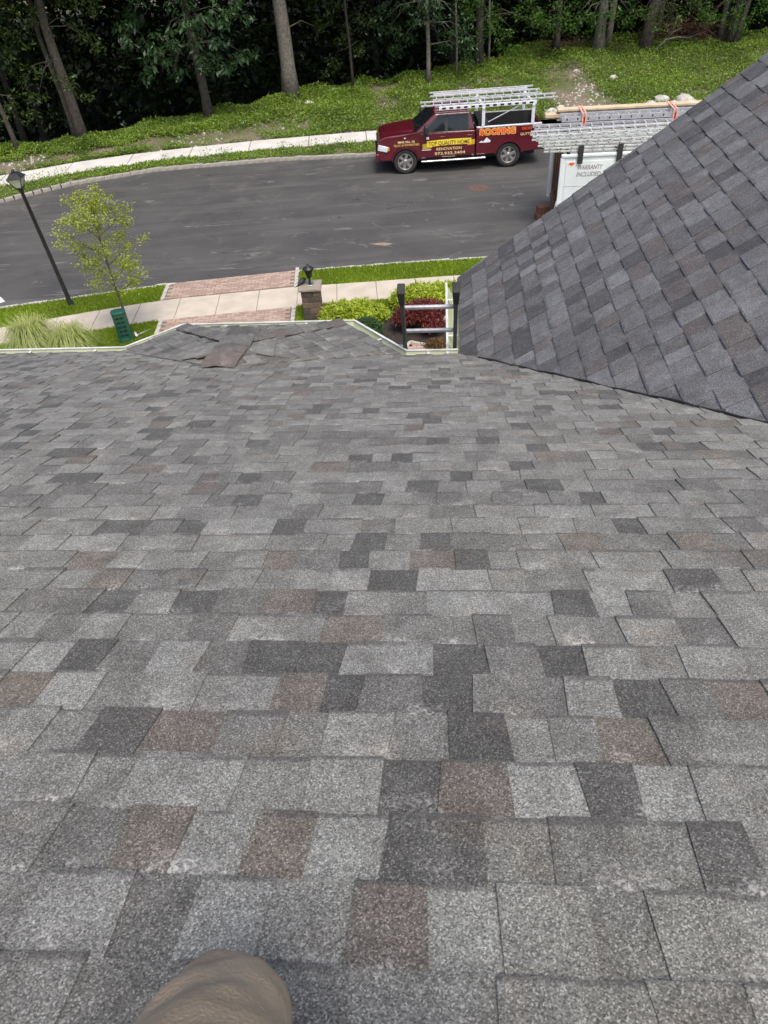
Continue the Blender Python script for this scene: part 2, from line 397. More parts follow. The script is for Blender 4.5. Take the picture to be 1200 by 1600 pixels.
# near lawn: verge strips and the front lawn; the driveway interrupts them
AP_L, AP_R = float(G(262,455,ZC)[0]), float(G(460,435,ZC)[0])
DR_L, DR_R = float(G(252,510,ZC)[0]), float(G(455,487,ZC)[0])
strip('verge_lawn', lambda x: ns_t(x)+.0, lambda x: nc(x)-.1, .10, M_lawn, LX, AP_L-.12, 50)
strip('verge_lawn', lambda x: ns_t(x)+.0, lambda x: nc(x)-.1, .10, M_lawn, AP_R+.12, RX, 50)
front = lambda x: np.full_like(np.asarray(x, float), 9.0)
strip('front_lawn', front, lambda x: ns_b(x), .10, M_lawn, LX, DR_L-.12, 50)
strip('front_lawn', front, lambda x: ns_b(x), .10, M_lawn, DR_R+.12, RX, 50)

# kerb stones, one by one
stone = MB()
stone.hexa([(-.13,-.055,-.08),(.13,-.055,-.08),(.13,.055,-.08),(-.13,.055,-.08)], [(-.12,-.048,.125),(.122,-.05,.118),(.118,.046,.125),(-.122,.05,.12)])
stone_me = stone.mesh('kerb_stone', M_block)
stone_far = stone.mesh('kerb_stone', M_blockd)
def kerb(name, fn, x0, x1, step, dark):
    root = tag(empty(name, (0,0,0)), kind='structure')
    x = x0; k = 0
    while x < x1:
        s = step*(.92+.2*random.random()); xc = x+s/2
        o = bpy.data.objects.new('kerb_stone', stone_far if 'far' in name else stone_me); COL.objects.link(o); o.parent = root
        sl = float(fn(xc+.1)-fn(xc-.1))/.2
        o.location = (xc, float(fn(xc))+random.uniform(-.012,.012), random.uniform(-.02,.006)); o.rotation_euler = (random.uniform(-.06,.06), random.uniform(-.03,.03), math.atan(sl)+random.uniform(-.05,.05))
        o.scale = (s*1.07/.26, dark, 1.0)
        x += s; k += 1
    return root
kerb('near_kerb', lambda x: nc(x)-.05, -14.5, AP_L, .27, 1.0)
kerb('near_kerb', lambda x: nc(x)-.05, AP_R, 8.5, .27, 1.0)
kerb('far_kerb', lambda x: fc(x)+.02, -18.0, 12, .30, 1.7)

# sidewalks in slabs
def slabs(name, fb, ft, x0, x1, step, m, z1):
    root = tag(empty(name, (0,0,0)), kind='structure'); x = x0
    while x < x1-.01:
        xn = min(x+step*random.uniform(.985,1.015), x1); g = .006 if name == 'near_sidewalk' else .016
        dz = random.uniform(-.004,.004)
        lean = .05*step if name == 'near_sidewalk' else 0
        p = [(x+g, float(fb(x+g))), (xn-g, float(fb(xn-g))), (xn-g, float(ft(xn-g))), (x+g, float(ft(x+g)))]
        MB().slab(p, .0, z1+dz).build('slab', m, root, bevel=.008, seg=1)
        x = xn
    strip(name+'_bed', lambda q: fb(q)+.02, lambda q: ft(q)-.02, z1-.02, M_joint, x0, x1, 40)
    return root
j0 = float(G(279,481,ZC)[0])
step = 1.085
slabs('near_sidewalk', ns_b, ns_t, j0-step*14, j0+step*18, step, M_conc, .115)
slabs('far_sidewalk', fs_b, fs_t, -24, 4.6, 2.45, M_concw, .12)

# brick driveway: apron by the street and the drive inside the sidewalk
def drive(name, x0, x1, fb, ft, edge, limit=300):
    root = tag(empty(name, (0,0,0)), kind='structure')
    xs = np.linspace(x0, x1, 20)
    strip(name+'_bed', fb, ft, .085, M_joint, x0, x1, 20)
    L, W = .225, .112
    mes = [MB().box(-L/2+.005, L/2-.005, -W/2+.005, W/2-.005, -.03, .0).mesh('paver', m) for m in (M_paver, M_paver2)]
    n = 0; r = 0
    ymax = float(np.max(ft(xs))); y = ymax - W/2
    rest = MB()
    while y > float(np.min(fb(xs))):
        x = x0 + (L/2 if r % 2 else 0) + L/2
        while x < x1 - L/3:
            yy = y + (float(ft(x)) - ymax)
            if yy - W/2 > float(fb(x)) - .02:
                if n < limit:
                    o = bpy.data.objects.new('paver', random.choice(mes)); COL.objects.link(o); o.parent = root
                    o.location = (x, yy, .112+random.uniform(-.003,.003)); o.rotation_euler = (random.uniform(-.02,.02), random.uniform(-.015,.015), (float(ft(x+.1))-float(ft(x-.1)))/.2)
                    n += 1
                else:
                    rest.box(x-L/2+.005, x+L/2-.005, yy-W/2+.005, yy+W/2-.005, .08, .112+random.uniform(-.002,.002))
            x += L
        y -= W; r += 1
    if rest.v: tag(rest.build('paver_field', M_paver, root), kind='stuff')
    if edge:
        for s, xe in ((-1, x0), (1, x1)):
            yy = float(fb(xe))
            while yy < float(ft(xe)):
                o = bpy.data.objects.new('edging_stone', stone_me); COL.objects.link(o); o.parent = root
                o.location = (xe + s*.06, yy+.1, -.002+random.uniform(-.01,.01)); o.rotation_euler = (0,0,math.pi/2+random.uniform(-.06,.06)); o.scale = (.8, 1.0, 1.0)
                yy += .215
    return root
drive('driveway_apron', AP_L, AP_R, lambda x: ns_t(x)+.005, lambda x: nc(x)-.02, True)
drive('driveway', DR_L, DR_R, lambda x: ns_b(x)-4.2, lambda x: ns_b(x)-.005, True)

# far bank and forest floor
tlx, tly = [-60, 60], [200, 200]
def tree_edge(x): return np.interp(x, tlx, tly)
def hz(x, y):
    d = np.asarray(y, float)-fs_t(x); x = np.asarray(x, float)
    t = np.clip(d/9.0, 0, 1); t = t*t*(3-2*t)
    k = np.interp(x, [-16,-6,0,6,12,24], [.15,.25,.5,.95,1.25,1.5])
    return .11 + t*k + np.clip(d, 0, 1)*.12*vnoise(x, y, 1.3) - np.clip(np.asarray(y, float)-tree_edge(x)-.9, 0, 7)*.42
def T(px, py):
    d = ray(px, py); t = 10.0
    for _ in range(4000):
        p = EYE + d*t
        if p[2] <= float(hz(p[0], p[1])): return p
        t += .02
    return p
def grid(name, f0, f1, x0, x1, nx, ny, m, zf, p=1.0):
    xs = np.linspace(x0, x1, nx); V = []
    for j in range(ny):
        t = (j/(ny-1))**p; yy = f0(xs)*(1-t)+f1(xs)*t; V.append(np.stack([xs, yy, zf(xs, yy)], 1))
    V = np.concatenate(V); F = [(j*nx+i, j*nx+i+1, (j+1)*nx+i+1, (j+1)*nx+i) for j in range(ny-1) for i in range(nx-1)]
    o = np_mesh(name, V, F, m); o.data.polygons.foreach_set('use_smooth', [True]*len(o.data.polygons)); return tag(o, kind='structure')
# tree line: pixels of the foot of the woods
TL = [T(x, y) for x, y in ((0,243),(130,226),(328,188),(455,158),(560,142),(668,131),(770,103),(860,82),(1010,78),(1200,66))]
tlx[:] = [p[0] for p in TL]; tly[:] = [p[1] for p in TL]
def tree_line(x): return np.interp(x, tlx, tly)
strip('far_verge', lambda x: fc(x)+.06, lambda x: fs_b(x)+.01, .105, M_bank, LX, RX, 120)
grid('bank', lambda x: fs_t(x)-.01, lambda x: tree_line(x)+1.2, LX, RX, 160, 26, M_bank, hz)
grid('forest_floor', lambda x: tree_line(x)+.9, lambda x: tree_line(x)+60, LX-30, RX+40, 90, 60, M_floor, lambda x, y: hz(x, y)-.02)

# lawn and weeds
def blades(name, m, pts, h, w, lean=.5, parent=None):
    """pts (N,3); one bent triangle per blade"""
    n = len(pts); a = RNG.uniform(0, 2*np.pi, n); hh = h*RNG.uniform(.6, 1.4, n)
    dx = np.stack([np.cos(a), np.sin(a), np.zeros(n)], 1); l = RNG.uniform(0, lean, n)*hh; b = RNG.uniform(0, 2*np.pi, n)
    tip = pts + np.stack([np.cos(b)*l, np.sin(b)*l, hh], 1)
    V = np.stack([pts-dx*w/2, pts+dx*w/2, tip], 1).reshape(-1,3)
    return tag(np_mesh(name, V, np.arange(3*n).reshape(-1,3), m, parent), kind='stuff')
def scatter(fa, fb, x0, x1, n, zf):
    x = RNG.uniform(x0, x1, n); t = RNG.uniform(0, 1, n); y = fa(x)*(1-t)+fb(x)*t
    z = zf(x, y) if callable(zf) else np.full(n, zf)
    return np.stack([x, y, z], 1)
P = np.concatenate([scatter(ns_t, lambda x: nc(x)-.11, -13, AP_L-.14, 14000, .1), scatter(ns_t, lambda x: nc(x)-.11, AP_R+.14, 5, 14000, .1),
                    scatter(lambda x: ns_b(x)-1.6, ns_b, -13, DR_L-.14, 24000, .1), scatter(lambda x: ns_b(x)-2.2, ns_b, DR_R+.14, -.9, 7000, .1), scatter(lambda x: ns_b(x)-.55, ns_b, -.9, 4, 9000, .1)])
bl = blades('lawn_grass', L_lawn, P, .07, .028, .7); tag(bl, 'bright green mown lawn grass along the near sidewalk', 'grass')

def leaves_np(P, size, droop=0.3, aspect=.42, spread=1.0, up=None):
    """rhombic leaves folded on the midrib; returns verts, quads"""
    n = len(P); size = size*RNG.uniform(.6, 1.35, n)[:, None]
    d = RNG.normal(0, 1, (n,3))*np.array([1,1,.5]); d[:,2] -= droop; d /= np.linalg.norm(d, axis=1)[:,None]
    s = np.cross(d, RNG.normal(0, .5, (n,3))+np.array([0,0,1.0])); s /= np.linalg.norm(s, axis=1)[:,None]+1e-6
    nn = np.cross(s, d)
    a = P; tip = P + d*size; w = s*size*aspect*.5
    mid = P + d*size*.45
    V = np.stack([a, mid+w-nn*size*.07, tip, mid-w-nn*size*.07], 1).reshape(-1,3)
    return V, np.arange(4*n).reshape(-1,4)
def leaf_obj(name, m, P, size, parent=None, **k):
    V, Fq = leaves_np(P, size, **k); return np_mesh(name, V, Fq, m, parent)
def ball(n, c, r, flat=1.0, shell=.5):
    d = RNG.normal(0, 1, (n,3)); d /= np.linalg.norm(d, axis=1)[:,None]
    rad = (shell + (1-shell)*RNG.uniform(0, 1, n))[:,None]
    return np.asarray(c) + d*rad*np.asarray(r)*np.array([1,1,flat])

n = 300000
x = RNG.uniform(-19, 26, n); t = RNG.uniform(0, 1.04, n); y = fs_t(x)*(1-t)+(tree_line(x)+.6)*t
den = vnoise(x, y, 2.2, 1)*.5+vnoise(x, y, .8, 2)*.3+vnoise(x, y, .3, 4)*.2+RNG.normal(0, .05, n)
bare = np.exp(-(((x-9.5)/1.5)**2+((y-37.5)/3.2)**2))*.40 + np.where(x < -2, np.exp(-((t-.25)/.2)**2)*.75, 0)
keep = (den-bare*RNG.uniform(.3, 1.2, n)) > (.27 + .13*(1-np.clip(t*2, 0, 1)))
x = x[keep]; y = y[keep]; t = t[keep]
hgt = (.08+.50*vnoise(x, y, 1.1, 5)**1.5*np.clip(t*1.6, .25, 1))*RNG.uniform(.25, 1.0, len(x))
Pw = np.stack([x, y, hz(x, y)+hgt], 1)
w1 = leaf_obj('bank_weeds', L_weed, Pw, .092, droop=-.3, aspect=.5)
tag(w1, 'leafy green weeds covering the bank below the woods', 'weeds', kind='stuff')
n = 26000
x = RNG.uniform(-19, 9, n); t = RNG.uniform(0.02, .98, n); y = (fc(x)+.1)*(1-t)+fs_b(x)*t
k = (vnoise(x, y, .7, 3)*.6+vnoise(x, y, .25, 8)*.4) > .32
x = x[k]; y = y[k]
V = np.stack([x, y, .1+.12*RNG.uniform(0, 1, len(x))*vnoise(x, y, .6, 4)], 1)
w2 = leaf_obj('verge_weeds', L_weed, V, .09, droop=-.4, aspect=.45)
tag(w2, 'scruffy grass and weeds between pale sidewalk and far kerb', 'weeds', kind='stuff')
# weeds rooted along the edges of the far sidewalk
x = RNG.uniform(-16, 2, 900); x = x[vnoise(x, x*0, .8, 6) > .55]
V = np.stack([x, fs_b(x)+RNG.uniform(-.05, .12, len(x)), .12+RNG.uniform(0, .22, len(x))], 1)
w3 = leaf_obj('sidewalk_weeds', L_weed, V, .09, droop=-.5); tag(w3, 'tufts of weeds leaning over the pale sidewalk edge', 'weeds', kind='stuff')
n = 4200; x = np.concatenate([RNG.uniform(-16, 16, n-1200), RNG.normal(9.5, 1.6, 1200)]); tt = RNG.uniform(0, .85, n); y = fs_t(x)+tt*(tree_edge(x)-fs_t(x))
k = vnoise(x, y, 1.8, 9) > .5; x = x[k]; y = y[k]
rb = MB()
for a, b in zip(x, y):
    r = .012+.07*random.random()**4; z = float(hz(a, b)); q = [random.uniform(.6,1.2)*r for _ in range(6)]
    rb.add([(a-q[0],b,z),(a,b-q[1],z),(a+q[2],b,z),(a,b+q[3],z),(a+q[4]*.2,b+q[5]*.2,z+r*.9)], [(0,1,4),(1,2,4),(2,3,4),(3,0,4)])
tag(rb.build('bank_stones', M_rock), 'pale stones strewn over the bare soil of the bank', 'stones', kind='stuff')
# manhole, paint and patch
mc = G(748,294); mh = tag(empty('manhole_cover', (mc[0], mc[1], 0)), 'rusty round manhole cover set in the asphalt', 'manhole')
MB().lathe([(.33,.0),(.33,.008),(.31,.011)], 28).build('frame_ring', M_iron, mh)
mcov = MB().lathe([(.29,.0),(.29,.013)], 28).build('cover', M_iron, mh)
for i in range(-3, 4):
    hw = math.sqrt(max(.26**2-(i*.075)**2, 0)); MB().box(-hw, hw, i*.075-.012, i*.075+.012, .013, .018).build('rib', M_iron, mcov)
a = [G(-40,475), G(1,464), G(8,471), G(-40,488)]
tag(MB().slab([(p[0], p[1]) for p in a], .001, .005).build('painted_stop_line', M_paint), 'white painted stop line on the asphalt at the near kerb', 'road marking')
a = [G(578,381), G(600,379), G(614,381), G(602,384), G(590,383)]
tag(MB().slab([(p[0], p[1]) for p in a], .001, .004).build('dirt_patch', pm('tan_dirt', (.3,.22,.15), rough=.95)), 'small tan dirt smear on the dark asphalt', 'dirt')
# ================================================================== THE HOUSE
house = tag(empty('house', (0, 0, 0)), 'house with dark grey laminated shingle roof, white gutters and projecting gable', 'house')
PSI = math.radians(6); SL = math.radians(22)
gv = np.array([math.sin(PSI), math.cos(PSI), 0]); ev = np.array([math.cos(PSI), -math.sin(PSI), 0])
dn = gv*math.cos(SL) + np.array([0, 0, -math.sin(SL)])
nm = np.cross(ev, dn); nm /= np.linalg.norm(nm); nm *= np.sign(nm[2])
P0 = EYE - nm*.926
EXPO = .143
V0 = on_plane(735, 557, P0, nm); V1 = on_plane(1200, 663, P0, nm)
n2 = np.cross(gv, V1-V0); n2 /= np.linalg.norm(n2); n2 *= np.sign(n2[2])
up2 = np.cross(gv, n2); up2 *= np.sign(up2[2])

def clip(poly, a, b, c):
    """keep a*u+b*v<=c"""
    out = []
    for i in range(len(poly)):
        p, q = poly[i], poly[(i+1) % len(poly)]; dp = a*p[0]+b*p[1]-c; dq = a*q[0]+b*q[1]-c
        if dp <= 0: out.append(p)
        if (dp < 0 < dq) or (dq < 0 < dp):
            t = dp/(dp-dq); out.append((p[0]+(q[0]-p[0])*t, p[1]+(q[1]-p[1])*t))
    return out
PALETTE = {'light': (.185,.187,.178), 'mid': (.158,.160,.152), 'dim': (.126,.126,.120), 'dark': (.080,.080,.077),
           'brown': (.135,.123,.109), 'pale': (.203,.208,.200), 'redbr': (.124,.111,.102)}
def pick(weights):
    r = random.random()*sum(weights.values())
    for k, w in weights.items():
        r -= w
        if r <= 0: return PALETTE[k]
    return PALETTE['mid']
W_TOOTH = {'light': 40, 'mid': 36, 'dim': 24, 'dark': 3, 'brown': 4, 'pale': 4, 'redbr': 2}
W_GAP = {'light': 26, 'mid': 32, 'dim': 22, 'dark': 19, 'brown': 8, 'redbr': 4, 'pale': 4}
W_BTOOTH = {'light': 30, 'mid': 34, 'dim': 22, 'dark': 7, 'brown': 8, 'pale': 6, 'redbr': 3}
W_BGAP = {'light': 14, 'mid': 22, 'dim': 28, 'dark': 22, 'brown': 10, 'redbr': 3, 'pale': 3}
MAKE = []
def field(org, ud, vd, nrm, rows, expo, planes, wt, wg, gain=(1,1,1), scale=1.0, lift=0.0):
    """rows: list of (v_butt, umin, umax, extra half-planes). Returns pieces: (verts, faces, tint, vv, area key)"""
    out = []
    for vb, u0, u1, extra in rows:
        u = u0 - random.random()*.3; tooth = random.random() < .5
        col = pick(wt); prev_skew = 0
        while u < u1:
            w = (random.uniform(.085, .145) if tooth else random.uniform(.08, .125))*scale
            if random.random() < .10: w *= 1.5
            skew = random.uniform(-.012, .012)
            vt = vb - expo - .018
            dv = random.uniform(-.0025, .0025); dv2 = dv+random.uniform(-.002, .002)
            quad = [(u, vb+dv), (u+w, vb+dv2), (u+w-skew, vt), (u-prev_skew, vt)]
            ub = u; u += w
            t = tooth
            # the colour blend of one strip can change within a tab
            hb, ht = (.0118, .0050) if t else (.0065, .0012)
            hb += random.uniform(-.0008, .0022); curl = random.uniform(-.0012, .0012)
            poly = quad
            for a, b, c in list(planes) + list(extra):
                poly = clip(poly, a, b, c)
                if len(poly) < 3: break
            col = pick(wt if t else wg)
            rb0 = random.random(); band = 1.0 if (t and rb0 < .36) else (.5 if rb0 < (.85 if t else .5) else 0.0)
            j = random.uniform(.92, 1.08)
            c4 = (col[0]*j*gain[0], col[1]*j*gain[1], col[2]*j*gain[2], band)
            tooth = not tooth if random.random() < .93 else tooth
            prev_skew = skew
            if len(poly) < 3: continue
            top = []; bot = []; vv = []
            for (pu, pv) in poly:
                k = (vb-pv)/(expo+.018); hh = (hb+curl*(pu-ub-w/2)/w)*(1-k)+ht*k + lift
                b3 = org + ud*pu + vd*pv
                top.append(b3 + nrm*hh); bot.append(b3 + nrm*(lift-.003)); vv.append(vb-pv)
            n = len(poly)
            out.append((top+bot, [tuple(range(n))] + [(i, i+n, (i+1) % n+n, (i+1) % n) for i in range(n)], c4, vv+vv))
    return out
def shingle_mesh(name, pieces, parent, kind=None, m=None):
    V = []; Fc = []; T4 = []; VV = []
    for vs_, fs_, c, vv in pieces:
        o = len(V); V += vs_; Fc += [tuple(i+o for i in f) for f in fs_]; T4 += [c]*len(vs_); VV += vv
    me = bpy.data.meshes.new(name); me.from_pydata([tuple(map(float, p)) for p in V], [], Fc); me.update()
    bm = bmesh.new(); bm.from_mesh(me); bmesh.ops.recalc_face_normals(bm, faces=bm.faces); bm.to_mesh(me); bm.free()
    a = me.attributes.new('tint', 'FLOAT_COLOR', 'POINT'); a.data.foreach_set('color', np.array(T4, np.float32).ravel())
    a = me.attributes.new('vv', 'FLOAT', 'POINT'); a.data.foreach_set('value', np.array(VV, np.float32))
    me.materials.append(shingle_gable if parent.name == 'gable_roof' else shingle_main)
    o = bpy.data.objects.new(name, me); COL.objects.link(o); o.parent = parent
    if kind: o['kind'] = kind
    return o
def lay(pieces, parent, single, rest_name, marks=None):
    sc = []
    if marks:                                     # odd-coloured tabs seen one by one in the photograph
        ctr = np.array([proj(np.mean(p[0][:len(p[0])//2], axis=0)) for p in pieces])
        for i in range(len(pieces)):               # there, no other tab is that dark or brown
            if ctr[i,1] > 760 and ctr[i,2] > .3:
                p = pieces[i]; c = p[2]
                if c[1] < .1 or c[0] > c[2]*1.12:
                    q = PALETTE[random.choice(('mid', 'dim', 'dim'))]; pieces[i] = (p[0], p[1], (*q, c[3]), p[3])
        for px, py, key in marks:
            dd = np.hypot(ctr[:,0]-px, (ctr[:,1]-py)*1.4) + (ctr[:,2] < .3)*1e6; i = int(np.argmin(dd))
            if dd[i] < 70:
                c = PALETTE[key]; j = random.uniform(.94, 1.06); p = pieces[i]; pieces[i] = (p[0], p[1], (c[0]*j, c[1]*j, c[2]*j, p[2][3]), p[3])
    for i, p in enumerate(pieces):
        c = np.mean(p[0], axis=0); x, y, d = proj(c)
        vis = d > .3 and -60 < x < 1260 and -60 < y < 1700
        sc.append((0 if vis else 1, d, i))
    sc.sort(); first = set(i for _, _, i in sc[:single])
    for i in first: shingle_mesh('shingle', [pieces[i]], parent)
    rest = [p for i, p in enumerate(pieces) if i not in first]
    if rest: shingle_mesh(rest_name, rest, parent, 'stuff')

def uv_of(p): q = np.asarray(p)-P0; return float(q @ ev), float(q @ dn)
E_LEFT = uv_of(on_plane(190, 550, P0, nm))[1]+.02; E_RIGHT = uv_of(on_plane(668, 555, P0, nm))[1]
vu0, vv0 = uv_of(V0); vu1, vv1 = uv_of(V1)
U_D = uv_of(on_plane(622, 553, P0, nm))[0]
phase = uv_of(on_plane(600, 1521, P0, nm))[1]
# valley half-plane on the main slope: u <= vu0 + (vv0-v)*k
kv = (vu1-vu0)/(vv0-vv1)
RIDGE_V = -1.35
rows = []
r = math.floor((RIDGE_V-phase)/EXPO)+1
while True:
    vb = phase + r*EXPO
    if vb-EXPO > E_LEFT: break
    if vb-.01 <= E_RIGHT:
        rows.append((vb, -8.5, 5.2, [(1, kv, vu0+kv*vv0+.05)]))
    else:
        ex = [(0, 1, E_LEFT)]
        rows.append((vb, -8.5, U_D+.03, ex + [(1, 0, U_D+.02)]))
        if vb-EXPO < E_RIGHT: rows.append((vb, U_D+.02, .5, [(0, 1, E_RIGHT), (-1, 0, -U_D-.02), (1, kv, vu0+kv*vv0+.05)]))
    r += 1
def sheet(name, pts, m, parent, nrm=None, off=-.006, thick=.02):
    pts = [np.asarray(p, float) for p in pts]
    if nrm is None:
        nrm = np.cross(pts[1]-pts[0], pts[2]-pts[0]); nrm /= np.linalg.norm(nrm); nrm *= np.sign(nrm[2]) or 1
    n = len(pts)
    return MB().add([p+nrm*off for p in pts]+[p+nrm*(off-thick) for p in pts], [tuple(range(n)), tuple(range(2*n-1, n-1, -1))]+[(i, i+n, (i+1) % n+n, (i+1) % n) for i in range(n)]).build(name, m, parent)
DK = [(315,1445),(570,1555),(795,1560),(505,1090),(680,1090),(830,1240),(728,1035),(898,1045),(140,1035),(265,1035),(295,945),(180,945),(790,950),(920,945),(1055,920),(600,850),(690,850),(750,880),(560,880),(300,825),(195,825),
      (975,1245),(625,1240),(195,1150),(1010,1100),(480,1015),(505,950),(620,1035),(1110,1340),(650,1375),(760,1150),(1160,1100),(390,1035),(575,785),(405,785),(660,760),(860,770),(940,770),(1000,830),(120,745),(60,1400),(450,815),(640,915)]
BN = [(655,1450),(230,1330),(460,1330),(740,1240),(425,1090),(545,1000),(430,945),(155,910),(460,880),(650,882),(910,855),(985,1165),(1130,1100),(30,1085),(110,880),(330,770),(140,720),(1060,845),(245,1140)]
PL = [(580,1335),(690,1545),(355,1330),(715,950),(845,950),(140,850),(350,825),(660,720),(850,805),(640,1035),(240,1035),(1075,1240),(900,1240),(230,1230),(890,805),(1000,810),(760,1445),(90,1440),(410,1445),(980,950),(130,1090)]
MARKS = [(x, y, 'dark') for x, y in DK]+[(x, y, 'redbr' if i % 3 == 0 else 'brown') for i, (x, y) in enumerate(BN)]+[(x, y, 'pale') for x, y in PL]
def MP(u, v): return P0 + ev*u + dn*v
roof = sheet('main_roof', [MP(-8.5, RIDGE_V), MP(vu0+(vv0-RIDGE_V)*kv, RIDGE_V), MP(vu0, vv0), MP(vu0-.03, E_RIGHT), MP(U_D+.02, E_RIGHT), MP(U_D+.02, E_LEFT), MP(-8.5, E_LEFT)], underlay, house, nm)
lay(field(P0, ev, dn, nm, rows, EXPO, [], W_TOOTH, W_GAP, (1,1,1), 1.0), roof, 300, 'shingle_field', MARKS)
# back slope behind the ridge
back = gv*(-math.cos(SL))*4 + np.array([0, 0, -math.sin(SL)*4])
sheet('back_roof', [MP(-8.5, RIDGE_V-.02), MP(4.9, RIDGE_V-.02), MP(4.9, RIDGE_V-.02)+back, MP(-8.5, RIDGE_V-.02)+back], M_black, house)

# ---- projecting gable on the right
vd2 = -up2
E2 = .09
def G2(p): q = np.asarray(p)-V0; return float(q @ gv), float(q @ vd2)
g1u, g1v = G2(V1)
kg = (g1u)/(g1v)                                   # valley on this plane: u = kg * v   (v negative upward)
RAKE = lambda v: 1.62 - .11*v
rows = []; EX2 = .163; vb = E2; top_v = -4.6
while vb > top_v:
    rows.append((vb, kg*vb-.6 if vb < 0 else -.4, 2.3, [(1, .11, 1.62+random.uniform(-.012,.008))]))
    vb -= EX2
planes2 = [(-1, kg, .012)]
def P2(u, v): return V0 + gv*u + vd2*v
groof = sheet('gable_roof', [P2(kg*top_v, top_v), P2(RAKE(top_v), top_v), P2(RAKE(E2), E2), P2(kg*E2, E2)], underlay, house, n2, -.004)
lay(field(V0, gv, vd2, n2, rows, EX2, planes2, W_BTOOTH, W_BGAP, (.72,.735,.775), 1.35, .006), groof, 300, 'shingle_field')  # gain puts the bluish shade of this slope into the shingle tints
ref2 = P2(kg*top_v, top_v)
MB().add([P2(RAKE(top_v), top_v), ref2, ref2 + np.array([ev[0]*4, ev[1]*4, -2.7]), P2(RAKE(top_v), top_v) + np.array([ev[0]*4, ev[1]*4, -2.7])], [(0,1,2,3)]).build('gable_back_roof', M_black, house)
# rake board along the street-side edge of the gable
a0 = P2(RAKE(E2)-.02, E2); a1 = P2(RAKE(top_v)-.02, top_v)
dnz = np.array([0,0,-.16]); off = gv*.02
MB().hexa([a0-n2*.008, a1-n2*.008, a1+off-n2*.008, a0+off-n2*.008], [a0+dnz, a1+dnz, a1+off+dnz, a0+off+dnz]).build('rake_board', M_gutlip, house)
# valley sealant plus its shadow gap, drawn together as one black tube
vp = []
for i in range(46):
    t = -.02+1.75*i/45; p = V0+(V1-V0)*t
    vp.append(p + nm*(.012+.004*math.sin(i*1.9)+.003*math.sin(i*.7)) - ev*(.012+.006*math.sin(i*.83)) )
MB().tube(vp[2:], .009, 6, sx=.8).build('valley_seal_shadow', M_seal_shade, house, True)

# ---- bay with a small hip roof
zA = float(on_plane(190,550,P0,nm)[2]); zD = float(on_plane(625,553,P0,nm)[2])
bA = on_plane(190,551,P0,nm); bD = on_plane(625,554,P0,nm)
bB = G(285,514,zA+.02); bC = G(540,507,(zA+zD)/2+.03)
r2 = G(371,536,5.9)
_m1 = np.cross(bB-bA, r2-bA); _m2 = np.cross(bC-bD, r2-bD)
r1 = np.linalg.solve(np.array([nm, _m1, _m2]), [nm @ P0, _m1 @ bA, _m2 @ bD])     # where both side facets meet the main slope
bay = sheet('bay_roof', [bA, bB, bC, bD, r1], M_black, house, np.array([0,0,1.]), -.12, .02)
def facet(pts, e0, e1, seed):
    """shingle one planar facet; e0->e1 is its eave"""
    pts = [np.asarray(p, float) for p in pts]; ud = e1-e0; ud /= np.linalg.norm(ud)
    nrm = np.cross(ud, np.mean(pts, axis=0)-e0); nrm /= np.linalg.norm(nrm); nrm *= np.sign(nrm[2])
    vd = np.cross(ud, nrm); vd *= -np.sign(vd[2]) if vd[2] > 0 else 1
    uv = [((p-e0) @ ud, (p-e0) @ vd) for p in pts]
    cx = np.mean([a for a, _ in uv]); cy = np.mean([b for _, b in uv]); pl = []
    for i in range(len(uv)):
        (x0, y0), (x1, y1) = uv[i], uv[(i+1) % len(uv)]; a, b = y1-y0, x0-x1; c = a*x0+b*y0
        if a*cx+b*cy > c: a, b, c = -a, -b, -c
        m = math.hypot(a, b)+1e-9; pl.append((a/m, b/m, c/m))
    vmin = min(b for _, b in uv); rows = []; v = .02
    while v > vmin-EXPO: rows.append((v, min(a for a, _ in uv)-.1, max(a for a, _ in uv)+.1, [])); v -= EXPO
    return field(e0, ud, vd, nrm, rows, EXPO, pl, W_TOOTH, W_GAP, (.82,.82,.83), 1.0, .009)
pcs = facet([bB, bC, r2], bB, bC, 1) + facet([bA, bB, r2, r1], bA, bB, 2) + facet([bC, bD, r1, r2], bC, bD, 3)
lay(pcs, bay, 300, 'shingle_field')
for q in ([bB, bC, r2], [bA, bB, r2], [bA, r2, r1], [bC, bD, r1], [bC, r1, r2]): sheet('deck', q, underlay, bay, None, -.001, .01)
# ridge and hip caps: bent shingles laid over the creases
def cap_run(p, q, nseg, w, cols, lift0=.012, dropk=.1):
    p = np.asarray(p, float); q = np.asarray(q, float); d = (q-p); L = np.linalg.norm(d); d /= L
    s = np.cross(d, [0,0,1.]); s /= np.linalg.norm(s); u = np.cross(s, d)
    pcs = []
    for i in range(nseg):
        a = p + d*(L*i/nseg-.03); b = p + d*(L*(i+1)/nseg+.02)
        h0 = lift0+.002; h1 = lift0+.020
        drop = w*dropk
        sg = random.uniform(-.006, .006)
        top = [a+u*h0+s*(-w)-u*drop, a+u*h0, a+u*h0+s*w-u*drop, b+u*h1+s*(w+sg)-u*(drop-.004), b+u*(h1+.004), b+u*h1+s*(-w+sg)-u*(drop-.004)]
        bot = [t-u*.007 for t in top]
        n = 6
        fs_ = [(0,1,4,5), (1,2,3,4)] + [(k, k+n, (k+1) % n+n, (k+1) % n) for k in range(n)]
        c = cols[i % len(cols)]; vv = [.14,.14,.14,.0,.0,.0]*2
        pcs.append((top+bot, fs_, (c[0], c[1], c[2], 0), vv))
    return pcs
D, Mi, Br, Di = PALETTE['dark'], PALETTE['mid'], PALETTE['redbr'], PALETTE['dim']
sc = lambda c, k: tuple(x*k for x in c)
